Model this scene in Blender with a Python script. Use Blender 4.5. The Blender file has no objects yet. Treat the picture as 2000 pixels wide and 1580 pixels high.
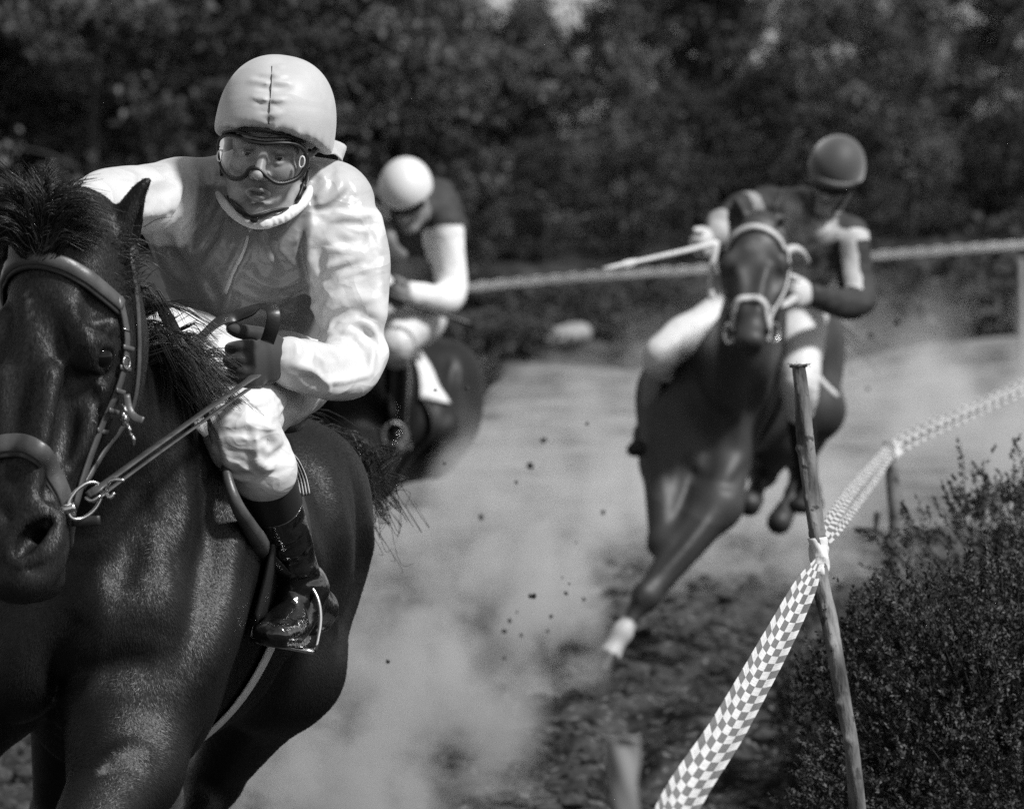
import bpy, math, random, time
import numpy as np
from mathutils import Vector, Matrix

T0 = time.time()
random.seed(7)
rng = np.random.default_rng(7)
R = math.radians
SC = bpy.context.scene
COL = SC.collection

# ------------------------------------------------------------------ camera
CAM = np.array([0.0, 0.0, 2.0])
PITCH = math.atan(437.0 / 11111.0)
FPX = 11111.0
cam_d = bpy.data.cameras.new("camera")
cam = bpy.data.objects.new("camera", cam_d)
COL.objects.link(cam)
cam.location = CAM
cam.rotation_euler = (math.pi / 2 - PITCH, 0, 0)
cam_d.lens = 200.0
cam_d.sensor_width = 36.0
cam_d.clip_start = 0.5
cam_d.clip_end = 2000.0
cam_d.dof.use_dof = True
cam_d.dof.focus_distance = 11.05
cam_d.dof.aperture_fstop = 7.8
SC.camera = cam

# ------------------------------------------------------------------ world and sun (monochrome overcast day)
SUN_EL, SUN_AZ = R(48), R(124)      # azimuth measured clockwise from +Y: the sun stands to the right, a little behind the camera
w = bpy.data.worlds.new("World")
SC.world = w
w.use_nodes = True
nt = w.node_tree
nt.nodes.clear()
sky_n = nt.nodes.new("ShaderNodeTexSky")
sky_n.sky_type = 'NISHITA'
sky_n.sun_disc = False
sky_n.sun_elevation = SUN_EL
sky_n.sun_rotation = SUN_AZ
bw = nt.nodes.new("ShaderNodeRGBToBW")
bgn = nt.nodes.new("ShaderNodeBackground")
bgn.inputs["Strength"].default_value = 0.088
wo = nt.nodes.new("ShaderNodeOutputWorld")
nt.links.new(sky_n.outputs[0], bw.inputs[0])
nt.links.new(bw.outputs[0], bgn.inputs["Color"])
nt.links.new(bgn.outputs[0], wo.inputs["Surface"])

sun_d = bpy.data.lights.new("sun", 'SUN')
sun_d.energy = 3.8
sun_d.angle = R(7)
sun_d.color = (1, 1, 1)
sun = bpy.data.objects.new("sun", sun_d)
COL.objects.link(sun)
sdir = Vector((math.sin(SUN_AZ) * math.cos(SUN_EL), math.cos(SUN_AZ) * math.cos(SUN_EL), math.sin(SUN_EL)))
sun.rotation_euler = sdir.to_track_quat('Z', 'Y').to_euler()
sun.location = (20, -10, 30)

SC.view_settings.view_transform = 'Standard'
SC.view_settings.look = 'None'
SC.view_settings.exposure = 0.5
SC.view_settings.gamma = 1.0
SC.cycles.use_denoising = False
SC.cycles.max_bounces = 6
SC.cycles.sample_clamp_indirect = 3.0
SC.cycles.sample_clamp_direct = 12.0
SC.cycles.volume_bounces = 1
SC.cycles.transparent_max_bounces = 12
SC.cycles.volume_step_rate = 1.0
SC.cycles.volume_max_steps = 128
SC.render.film_transparent = False

# ------------------------------------------------------------------ small maths
cp_, sp_ = math.cos(PITCH), math.sin(PITCH)
AX = np.array([1.0, 0, 0])
AF = np.array([0, cp_, -sp_])
AU = np.array([0, sp_, cp_])

def P(x, y, d):
    """world point seen at photo pixel (x, y) when it stands d metres down the lens axis"""
    return CAM + d * (AX * ((x - 1000.0) / FPX) + AF + AU * (-(y - 790.0) / FPX))

def proj(p):
    q = np.asarray(p) - CAM
    d = q @ AF
    return np.stack([1000 + FPX * (q @ AX) / d, 790 - FPX * (q @ AU) / d, d], -1)

def ray(x, y):
    v = AX * ((x - 1000.0) / FPX) + AF + AU * (-(y - 790.0) / FPX)
    return CAM.copy(), v / np.linalg.norm(v)

def nrm(v):
    v = np.asarray(v, float)
    return v / max(1e-9, np.linalg.norm(v))

def V3(*a):
    return np.array(a, float)

def catmull(pts, n):
    pts = np.asarray(pts, float)
    if len(pts) < 3:
        t = np.linspace(0, 1, n * (len(pts) - 1) + 1)[:, None]
        return pts[0] * (1 - t) + pts[-1] * t
    ext = np.vstack([2 * pts[0] - pts[1], pts, 2 * pts[-1] - pts[-2]])
    out = []
    for i in range(len(pts) - 1):
        p0, p1, p2, p3 = ext[i:i + 4]
        for k in range(n):
            t = k / n
            out.append(0.5 * ((2 * p1) + (-p0 + p2) * t + (2 * p0 - 5 * p1 + 4 * p2 - p3) * t * t + (-p0 + 3 * p1 - 3 * p2 + p3) * t ** 3))
    out.append(pts[-1])
    return np.array(out)

# ------------------------------------------------------------------ signed distance fields on a rectilinear grid
class SDF:
    def __init__(self, lo, hi, h, fine=None, M=None):
        """fine: list of (axis, a, b, step) intervals sampled more densely; M: 4x4 local to world"""
        self.ax = []
        for k in range(3):
            cuts = [(lo[k], hi[k], h)]
            for (axk, a, b, st) in (fine or []):
                if axk == k:
                    new = []
                    for (p, q, s) in cuts:
                        a2, b2 = max(a, p), min(b, q)
                        if b2 <= a2:
                            new.append((p, q, s)); continue
                        if a2 > p: new.append((p, a2, s))
                        new.append((a2, b2, st))
                        if b2 < q: new.append((b2, q, s))
                    cuts = new
            xs = []
            for (p, q, s) in cuts:
                n = max(1, int(math.ceil((q - p) / s)))
                xs.append(np.linspace(p, q, n, endpoint=False))
            xs.append(np.array([hi[k]]))
            self.ax.append(np.concatenate(xs).astype(np.float32))
        self.D = np.full([len(a) for a in self.ax], 0.5, np.float32)
        self.M = np.eye(4) if M is None else np.asarray(M, float)
        self.Mi = np.linalg.inv(self.M)
        self.h = h

    def toL(self, p):
        p = np.asarray(p, float)
        return p @ self.Mi[:3, :3].T + self.Mi[:3, 3]

    def toW(self, p):
        p = np.asarray(p, float)
        return p @ self.M[:3, :3].T + self.M[:3, 3]

    def blk(self, lo, hi):
        sl = []
        for k in range(3):
            i0 = int(np.searchsorted(self.ax[k], lo[k]))
            i1 = int(np.searchsorted(self.ax[k], hi[k]))
            if i1 <= i0:
                return None
            sl.append(slice(i0, i1))
        return tuple(sl)

    def co(self, sl):
        return (self.ax[0][sl[0]][:, None, None], self.ax[1][sl[1]][None, :, None], self.ax[2][sl[2]][None, None, :])

    def blend(self, sl, d, k, mode):
        D = self.D[sl]
        if mode == '+':
            hh = np.maximum(k - np.abs(D - d), 0) / max(k, 1e-6)
            self.D[sl] = np.minimum(D, d) - hh * hh * k * 0.25
        elif mode == '-':
            d = -d
            hh = np.maximum(k - np.abs(D - d), 0) / max(k, 1e-6)
            self.D[sl] = np.maximum(D, d) + hh * hh * k * 0.25
        elif mode == 'bump':      # raise (k>0) or sink (k<0) the surface where d is small
            self.D[sl] = D - d

    def tube(self, pts, rad, k=0.03, mode='+', u=None, n=4, cap=0.6):
        """smooth tube; rad rows are r or (ru, rv); u: lateral direction (fixed)"""
        pts = np.asarray(pts, float)
        rad = np.asarray(rad, float)
        if rad.ndim == 0:
            rad = np.full(len(pts), float(rad))
        ell = rad.ndim == 2
        rr = rad if ell else rad[:, None]
        full = catmull(np.hstack([pts, rr]), n)
        pp, rs = full[:, :3], np.maximum(full[:, 3:], 1e-3)
        mg = rs.max() + k + 0.03
        lo, hi = pp.min(0) - mg, pp.max(0) + mg
        sl = self.blk(lo, hi)
        if sl is None:
            return
        shp = [s.stop - s.start for s in sl]
        Tm = np.full(shp, 0.5, np.float32)
        for i in range(len(pp) - 1):
            a, b = pp[i], pp[i + 1]
            m2 = max(rs[i].max(), rs[i + 1].max()) + k + 0.03
            s2 = self.blk(np.minimum(a, b) - m2, np.maximum(a, b) + m2)
            if s2 is None:
                continue
            s2 = tuple(slice(max(q.start, s.start), min(q.stop, s.stop)) for q, s in zip(s2, sl))
            if any(q.stop <= q.start for q in s2):
                continue
            X, Y, Z = self.co(s2)
            ba = b - a
            L2 = float(ba @ ba) + 1e-12
            px, py, pz = X - np.float32(a[0]), Y - np.float32(a[1]), Z - np.float32(a[2])
            t = np.clip((px * np.float32(ba[0]) + py * np.float32(ba[1]) + pz * np.float32(ba[2])) / np.float32(L2), 0, 1)
            qx, qy, qz = px - t * np.float32(ba[0]), py - t * np.float32(ba[1]), pz - t * np.float32(ba[2])
            if not ell:
                d = np.sqrt(qx * qx + qy * qy + qz * qz) - (np.float32(rs[i, 0]) + t * np.float32(rs[i + 1, 0] - rs[i, 0]))
            else:
                wv = ba / math.sqrt(L2)
                uu = nrm(np.asarray(u) - (np.asarray(u) @ wv) * wv)
                vv = np.cross(wv, uu)
                qu = qx * np.float32(uu[0]) + qy * np.float32(uu[1]) + qz * np.float32(uu[2])
                qv = qx * np.float32(vv[0]) + qy * np.float32(vv[1]) + qz * np.float32(vv[2])
                qw = qx * np.float32(wv[0]) + qy * np.float32(wv[1]) + qz * np.float32(wv[2])
                ru = np.float32(rs[i, 0]) + t * np.float32(rs[i + 1, 0] - rs[i, 0])
                rv = np.float32(rs[i, 1]) + t * np.float32(rs[i + 1, 1] - rs[i, 1])
                rw = np.minimum(ru, rv) * np.float32(cap)
                a0, a1, a2 = qu / ru, qv / rv, qw / rw
                k0 = np.sqrt(a0 * a0 + a1 * a1 + a2 * a2) + 1e-6
                b0, b1, b2 = a0 / ru, a1 / rv, a2 / rw
                k1 = np.sqrt(b0 * b0 + b1 * b1 + b2 * b2) + 1e-6
                d = k0 * (k0 - 1) / k1
            o = tuple(slice(q.start - s.start, q.stop - s.start) for q, s in zip(s2, sl))
            Tm[o] = np.minimum(Tm[o], d)
        self.blend(sl, Tm, k, mode)

    def ell(self, c, r, k=0.03, mode='+', rot=None):
        """ellipsoid; rot rows are its axes"""
        c = np.asarray(c, float)
        r = np.asarray(r, float) if np.ndim(r) else np.full(3, float(r))
        rot = np.eye(3) if rot is None else np.asarray(rot, float)
        mg = np.sqrt(((rot * r[:, None]) ** 2).sum(0)) + k + 0.03
        sl = self.blk(c - mg, c + mg)
        if sl is None:
            return
        X, Y, Z = self.co(sl)
        px, py, pz = X - np.float32(c[0]), Y - np.float32(c[1]), Z - np.float32(c[2])
        s0 = s1 = 0
        for i in range(3):
            q = (px * np.float32(rot[i, 0]) + py * np.float32(rot[i, 1]) + pz * np.float32(rot[i, 2])) / np.float32(r[i])
            s0 = s0 + q * q
            s1 = s1 + (q / np.float32(r[i])) ** 2
        k0 = np.sqrt(s0) + 1e-6
        k1 = np.sqrt(s1) + 1e-6
        self.blend(sl, k0 * (k0 - 1) / k1, k, mode)

    def stroke(self, pts, r, amp, n=4, sharp=False):
        """a soft ridge (amp>0) or groove (amp<0) of half width r along a path lying on the surface"""
        pts = catmull(np.asarray(pts, float), n)
        npts = len(pts)
        tap = np.sin(np.linspace(0.12, math.pi - 0.12, npts)) ** 0.6
        lo, hi = pts.min(0) - 2.6 * r, pts.max(0) + 2.6 * r
        sl = self.blk(lo, hi)
        if sl is None:
            return
        W = np.zeros([s.stop - s.start for s in sl], np.float32)
        for i in range(npts - 1):
            a, b = pts[i], pts[i + 1]
            s2 = self.blk(np.minimum(a, b) - 2.6 * r, np.maximum(a, b) + 2.6 * r)
            if s2 is None:
                continue
            s2 = tuple(slice(max(q.start, s.start), min(q.stop, s.stop)) for q, s in zip(s2, sl))
            if any(q.stop <= q.start for q in s2):
                continue
            X, Y, Z = self.co(s2)
            ba = b - a
            L2 = float(ba @ ba) + 1e-12
            px, py, pz = X - np.float32(a[0]), Y - np.float32(a[1]), Z - np.float32(a[2])
            t = np.clip((px * np.float32(ba[0]) + py * np.float32(ba[1]) + pz * np.float32(ba[2])) / np.float32(L2), 0, 1)
            qx, qy, qz = px - t * np.float32(ba[0]), py - t * np.float32(ba[1]), pz - t * np.float32(ba[2])
            q2 = qx * qx + qy * qy + qz * qz
            g = (np.maximum(0, 1 - np.sqrt(q2) / np.float32(1.9 * r)) ** 1.6 if sharp else np.exp(-q2 / np.float32(r * r))) * (np.float32(tap[i]) + t * np.float32(tap[i + 1] - tap[i]))
            o = tuple(slice(q.start - s.start, q.stop - s.start) for q, s in zip(s2, sl))
            W[o] = np.maximum(W[o], g)
        self.D[sl] -= np.float32(amp) * W

    def noise_field(self, freq, amp, seed=0, scale=(1, 1, 1)):
        """gentle lumps all over: a sum of random plane waves"""
        rg = np.random.default_rng(seed)
        X, Y, Z = self.co(tuple(slice(0, n) for n in self.D.shape))
        acc = 0
        for _ in range(5):
            v = nrm(rg.normal(size=3)) * freq * rg.uniform(0.6, 1.5) / np.asarray(scale)
            acc = acc + np.sin(X * np.float32(v[0]) + np.float32(rg.uniform(0, 6.3))) * np.sin(Y * np.float32(v[1]) + np.float32(rg.uniform(0, 6.3))) * np.cos(Z * np.float32(v[2]) + np.float32(rg.uniform(0, 6.3)))
        self.D -= np.float32(amp) * acc

    def sample(self, p):
        p = np.atleast_2d(np.asarray(p, float))
        idx = []
        for k in range(3):
            f = np.interp(p[:, k], self.ax[k], np.arange(len(self.ax[k])))
            i = np.clip(f.astype(int), 0, len(self.ax[k]) - 2)
            idx.append((i, f - i))
        out = 0
        for a in (0, 1):
            for b in (0, 1):
                for c in (0, 1):
                    wgt = (idx[0][1] if a else 1 - idx[0][1]) * (idx[1][1] if b else 1 - idx[1][1]) * (idx[2][1] if c else 1 - idx[2][1])
                    out = out + wgt * self.D[idx[0][0] + a, idx[1][0] + b, idx[2][0] + c]
        inside = np.ones(len(p), bool)
        for k in range(3):
            inside &= (p[:, k] >= self.ax[k][0]) & (p[:, k] <= self.ax[k][-1])
        return np.where(inside, out, 0.5)

    def grad(self, p):
        e = 0.006
        g = np.array([self.sample(np.asarray(p) + e * a)[0] - self.sample(np.asarray(p) - e * a)[0] for a in np.eye(3)])
        return nrm(g)

    def cast(self, o, v, tmax=3.0, step=0.004):
        """first surface point along a local ray"""
        t = np.arange(0, tmax, step)
        d = self.sample(np.asarray(o)[None] + t[:, None] * np.asarray(v)[None])
        ix = np.nonzero(d < 0)[0]
        if len(ix) == 0:
            return None
        i = ix[0]
        if i == 0:
            return np.asarray(o)
        f = d[i - 1] / (d[i - 1] - d[i] + 1e-9)
        return np.asarray(o) + (t[i - 1] + f * step) * np.asarray(v)

    def hit(self, x, y, d0, d1):
        """local surface point under photo pixel (x, y), between two depths"""
        a, b = self.toL(P(x, y, d0)), self.toL(P(x, y, d1))
        v = b - a
        L = np.linalg.norm(v)
        return self.cast(a, v / L, L)

    def pstroke(self, pix, r, amp, d0=9.0, d1=13.0, sharp=False):
        pts = [self.hit(x, y, d0, d1) for (x, y) in pix]
        pts = [p for p in pts if p is not None]
        if len(pts) >= 2:
            self.stroke(pts, r, amp, sharp=sharp)

    def mesh(self, smooth=2):
        D = self.D
        ins = D < 0
        nx, ny, nz = D.shape
        act = np.zeros((nx - 1, ny - 1, nz - 1), bool)
        c000 = ins[:-1, :-1, :-1]
        for a in (0, 1):
            for b in (0, 1):
                for c in (0, 1):
                    act |= ins[a:nx - 1 + a, b:ny - 1 + b, c:nz - 1 + c] != c000
        I, J, K = np.nonzero(act)
        N = len(I)
        idm = np.full(act.shape, -1, np.int32)
        idm[I, J, K] = np.arange(N, dtype=np.int32)
        cor = [(a, b, c) for a in (0, 1) for b in (0, 1) for c in (0, 1)]
        vals = np.stack([D[I + a, J + b, K + c] for a, b, c in cor], 1)
        acc = np.zeros((N, 3)); cnt = np.zeros(N)
        for m in range(8):
            for n in range(m + 1, 8):
                if sum(abs(x - y) for x, y in zip(cor[m], cor[n])) != 1:
                    continue
                va, vb = vals[:, m], vals[:, n]
                ok = (va < 0) != (vb < 0)
                t = np.where(ok, va / np.where(ok, va - vb, 1), 0)
                p = np.array(cor[m], float)[None] + t[:, None] * (np.array(cor[n], float) - np.array(cor[m], float))[None]
                acc += np.where(ok[:, None], p, 0); cnt += ok
        f = acc / np.maximum(cnt, 1)[:, None]
        V = np.stack([self.ax[k][ii] + f[:, k] * (self.ax[k][ii + 1] - self.ax[k][ii]) for k, ii in enumerate((I, J, K))], 1).astype(float)
        F = []
        e = ins[:-1, 1:-1, 1:-1] != ins[1:, 1:-1, 1:-1]
        i, j, k = np.nonzero(e); j = j + 1; k = k + 1
        q = np.stack([idm[i, j - 1, k - 1], idm[i, j, k - 1], idm[i, j, k], idm[i, j - 1, k]], 1)
        fl = ins[i, j, k]; q[~fl] = q[~fl][:, ::-1]; F.append(q)
        e = ins[1:-1, :-1, 1:-1] != ins[1:-1, 1:, 1:-1]
        i, j, k = np.nonzero(e); i = i + 1; k = k + 1
        q = np.stack([idm[i - 1, j, k - 1], idm[i - 1, j, k], idm[i, j, k], idm[i, j, k - 1]], 1)
        fl = ins[i, j, k]; q[~fl] = q[~fl][:, ::-1]; F.append(q)
        e = ins[1:-1, 1:-1, :-1] != ins[1:-1, 1:-1, 1:]
        i, j, k = np.nonzero(e); i = i + 1; j = j + 1
        q = np.stack([idm[i - 1, j - 1, k], idm[i, j - 1, k], idm[i, j, k], idm[i - 1, j, k]], 1)
        fl = ins[i, j, k]; q[~fl] = q[~fl][:, ::-1]; F.append(q)
        F = np.vstack(F)
        F = F[(F >= 0).all(1)]
        for it in range(smooth):
            for lam in (0.55, -0.35):
                s = np.zeros_like(V); n = np.zeros(N)
                for a in range(4):
                    b = (a + 1) % 4
                    for k in range(3):
                        s[:, k] += np.bincount(F[:, a], V[F[:, b], k], N) + np.bincount(F[:, b], V[F[:, a], k], N)
                    n += np.bincount(F[:, a], minlength=N) + np.bincount(F[:, b], minlength=N)
                V = V + lam * (s / np.maximum(n, 1)[:, None] - V)
        return self.toW(V), F

def dist_poly(Pn, poly):
    """distance of points to a polyline and the parameter (segment index + t) of the nearest spot"""
    best = np.full(len(Pn), 1e9); par = np.zeros(len(Pn))
    poly = np.asarray(poly, float)
    for i in range(len(poly) - 1):
        a, b = poly[i], poly[i + 1]
        ba = b - a
        t = np.clip(((Pn - a) @ ba) / (ba @ ba), 0, 1)
        d = np.linalg.norm(Pn - a - t[:, None] * ba, axis=1)
        m = d < best
        best[m] = d[m]; par[m] = i + t[m]
    return best, par

# ------------------------------------------------------------------ objects
def put(o, label=None, cat=None, group=None, kind=None):
    if label: o["label"] = label
    if cat: o["category"] = cat
    if group: o["group"] = group
    if kind: o["kind"] = kind
    return o

def empty(name, loc, label, cat, group=None):
    o = bpy.data.objects.new(name, None)
    o.empty_display_size = 0.1
    o.location = Vector(loc)
    COL.objects.link(o)
    put(o, label, cat, group)
    return o

def origin(o):
    v = np.zeros(3)
    while o is not None:
        v += np.array(o.location); o = o.parent
    return v

def mk(name, V, F, mat, parent=None, smooth=True, fmat=None, attrs=None, uv=None, loc=None):
    """one mesh object from world-space vertices; F: array of quads/tris or list of faces"""
    V = np.asarray(V, float)
    base = origin(parent) if parent is not None else np.zeros(3)
    if parent is None and loc is not None:
        base = np.asarray(loc, float)
    me = bpy.data.meshes.new(name)
    Vl = (V - base).astype(np.float32)
    if isinstance(F, np.ndarray):
        F = F.astype(np.int32)
        nf, s = F.shape
        me.vertices.add(len(Vl)); me.vertices.foreach_set("co", Vl.ravel())
        me.loops.add(nf * s); me.loops.foreach_set("vertex_index", F.ravel())
        me.polygons.add(nf)
        me.polygons.foreach_set("loop_start", np.arange(0, nf * s, s, dtype=np.int32))
        me.polygons.foreach_set("loop_total", np.full(nf, s, np.int32))
    else:
        me.from_pydata(Vl.tolist(), [], [list(f) for f in F])
    mats = mat if isinstance(mat, (list, tuple)) else [mat]
    for m in mats:
        me.materials.append(m)
    if fmat is not None:
        me.polygons.foreach_set("material_index", np.asarray(fmat, np.int32))
    if attrs:
        for k, a in attrs.items():
            at = me.attributes.new(k, 'FLOAT', 'POINT')
            at.data.foreach_set("value", np.asarray(a, np.float32))
    if uv is not None:
        l = me.uv_layers.new(name="UVMap")
        lv = np.empty(len(me.loops), np.int32)
        me.loops.foreach_get("vertex_index", lv)
        l.data.foreach_set("uv", np.asarray(uv, np.float32)[lv].ravel())
    me.polygons.foreach_set("use_smooth", np.full(len(me.polygons), smooth))
    me.update(calc_edges=True)
    me.validate()
    o = bpy.data.objects.new(name, me)
    COL.objects.link(o)
    if parent is not None:
        o.parent = parent
    elif loc is not None:
        o.location = Vector(base)
    return o

def join(parts):
    """merge (V, F) pairs with equal face size"""
    Vs, Fs, n = [], [], 0
    for v, f in parts:
        Vs.append(np.asarray(v, float)); Fs.append(np.asarray(f) + n); n += len(v)
    return np.vstack(Vs), np.vstack(Fs)

def ringtube(path, rad, sides=8, closed=False, caps=True, n=1, flat=None):
    """tube mesh along a path; rad scalar/array; flat: optional (normal array, w, t) for a strap"""
    path = np.asarray(path, float)
    if n > 1:
        path = catmull(path, n) if not closed else catmull(np.vstack([path, path[:1]]), n)[:-1]
    N = len(path)
    rad = np.full(N, rad) if np.ndim(rad) == 0 else np.interp(np.linspace(0, 1, N), np.linspace(0, 1, len(rad)), rad)
    if closed:
        tg = np.roll(path, -1, 0) - np.roll(path, 1, 0)
    else:
        tg = np.gradient(path, axis=0)
    tg /= np.linalg.norm(tg, axis=1)[:, None] + 1e-12
    u = np.cross(tg[0], [0, 0, 1.0])
    if np.linalg.norm(u) < 0.1: u = np.cross(tg[0], [1.0, 0, 0])
    U = [nrm(u)]
    for i in range(1, N):
        q = U[-1] - (U[-1] @ tg[i]) * tg[i]
        U.append(nrm(q))
    U = np.array(U); W = np.cross(tg, U)
    an = np.linspace(0, 2 * math.pi, sides, endpoint=False)
    V = path[:, None] + rad[:, None, None] * (np.cos(an)[None, :, None] * U[:, None] + np.sin(an)[None, :, None] * W[:, None])
    V = V.reshape(-1, 3)
    F = []
    M_ = N if closed else N - 1
    for i in range(M_):
        for s in range(sides):
            a, b = i * sides + s, i * sides + (s + 1) % sides
            c, d = ((i + 1) % N) * sides + (s + 1) % sides, ((i + 1) % N) * sides + s
            F.append((a, b, c, d))
    F = np.array(F)
    if caps and not closed:
        n0 = len(V)
        V = np.vstack([V, path[0], path[-1]])
        ex = [(n0, (s + 1) % sides, s, n0) for s in range(sides)]
        o = (N - 1) * sides
        ex += [(n0 + 1, o + s, o + (s + 1) % sides, n0 + 1) for s in range(sides)]
        F = np.vstack([F, np.array(ex)])
    return V, F

def tidy(F):
    """list of faces with repeated corners dropped"""
    out = []
    for f in F:
        g = []
        for i in f:
            if i not in g: g.append(int(i))
        out.append(g)
    return out

def strap(path, normals, wid, th, n=1, closed=False):
    """flat band: path on its inner face, normals out of the face, wid and th scalars or arrays. Returns V, F, uv"""
    path = np.asarray(path, float); normals = np.asarray(normals, float)
    if n > 1:
        if closed:
            path = catmull(np.vstack([path, path[:1]]), n)[:-1]; normals = catmull(np.vstack([normals, normals[:1]]), n)[:-1]
        else:
            path = catmull(path, n); normals = catmull(normals, n)
    N = len(path)
    wid = np.full(N, wid) if np.ndim(wid) == 0 else np.interp(np.linspace(0, 1, N), np.linspace(0, 1, len(wid)), wid)
    th = np.full(N, th) if np.ndim(th) == 0 else np.interp(np.linspace(0, 1, N), np.linspace(0, 1, len(th)), th)
    tg = (np.roll(path, -1, 0) - np.roll(path, 1, 0)) if closed else np.gradient(path, axis=0)
    tg /= np.linalg.norm(tg, axis=1)[:, None] + 1e-12
    nn = normals - (normals * tg).sum(1)[:, None] * tg
    nn /= np.linalg.norm(nn, axis=1)[:, None] + 1e-12
    sd = np.cross(tg, nn)
    prof = [(-.5, 0), (.5, 0), (.5, .6), (.42, 1), (.0, 1.08), (-.42, 1), (-.5, .6)]
    V = np.stack([path + sd * (wid * a)[:, None] + nn * (th * b)[:, None] for a, b in prof], 1).reshape(-1, 3)
    S = len(prof)
    F = []
    for i in range(N if closed else N - 1):
        for s in range(S):
            j = (i + 1) % N
            F.append((i * S + s, i * S + (s + 1) % S, j * S + (s + 1) % S, j * S + s))
    L = np.concatenate([[0], np.cumsum(np.linalg.norm(np.diff(path, axis=0), axis=1))])
    uv = np.stack([np.repeat(L, S), np.tile([p[0] for p in prof], N) * np.repeat(wid, S)], 1)
    if not closed:
        F.append(tuple(range(S - 1, -1, -1)))
        F.append(tuple((N - 1) * S + s for s in range(S)))
    return V, F, uv

def hair(roots, paths_fn, seg=7, r0=0.0016, r1=0.0003):
    """many tapered strands; paths_fn(i) gives an (m,3) control path"""
    Vs = []; Fs = []; n = 0
    for i in range(roots):
        p = catmull(paths_fn(i), max(2, seg // 2))
        N = len(p)
        tg = np.gradient(p, axis=0); tg /= np.linalg.norm(tg, axis=1)[:, None] + 1e-12
        u = np.cross(tg, rng.normal(size=3)); u /= np.linalg.norm(u, axis=1)[:, None] + 1e-12
        v = np.cross(tg, u)
        r = np.linspace(1, 0, N) ** 0.7 * (r0 - r1) + r1
        ring = np.stack([p + r[:, None] * (math.cos(a) * u + math.sin(a) * v) for a in (0, 2.094, 4.189)], 1).reshape(-1, 3)
        a = np.arange(N - 1)[:, None] * 3
        f = np.concatenate([np.hstack([a + s, a + (s + 1) % 3, a + 3 + (s + 1) % 3, a + 3 + s]) for s in range(3)])
        Vs.append(ring); Fs.append(f + n); n += len(ring)
    return np.vstack(Vs), np.vstack(Fs)

def clumped(guides, per, fn, spread, **kw):
    """hair gathered in locks: fn(i) gives a guide, each lock holds several strands that close up towards the tip"""
    gs = [np.asarray(fn(i), float) for i in range(guides)]
    def one(i):
        g = gs[i % guides]
        m = len(g)
        o = rng.normal(0, spread, 3); o2 = rng.normal(0, spread, 3)
        f = np.linspace(0, 1, m)[:, None]
        k = rng.uniform(.7, 1.06)
        gg = g[0] + (g - g[0]) * (1 - f + f * k)
        return gg + o * (1 - .4 * f) + o2 * f ** 2 * .7 + rng.normal(0, spread * .12, (m, 3)) * f
    return hair(guides * per, one, **kw)

def sphere(c, r, nu=24, nv=14, rot=None):
    c = np.asarray(c, float); r = np.full(3, float(r)) if np.ndim(r) == 0 else np.asarray(r, float)
    V = []
    for i in range(nv + 1):
        th = math.pi * i / nv
        for j in range(nu):
            ph = 2 * math.pi * j / nu
            V.append((math.sin(th) * math.cos(ph), math.sin(th) * math.sin(ph), math.cos(th)))
    V = np.array(V) * r
    if rot is not None: V = V @ np.asarray(rot)
    F = [(i * nu + j, (i + 1) * nu + j, (i + 1) * nu + (j + 1) % nu, i * nu + (j + 1) % nu) for i in range(nv) for j in range(nu)]
    return V + c, np.array(F)

# ------------------------------------------------------------------ materials (the photograph is black and white: every colour is a grey)
def g3(v):
    return (v, v, v, 1.0)

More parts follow.
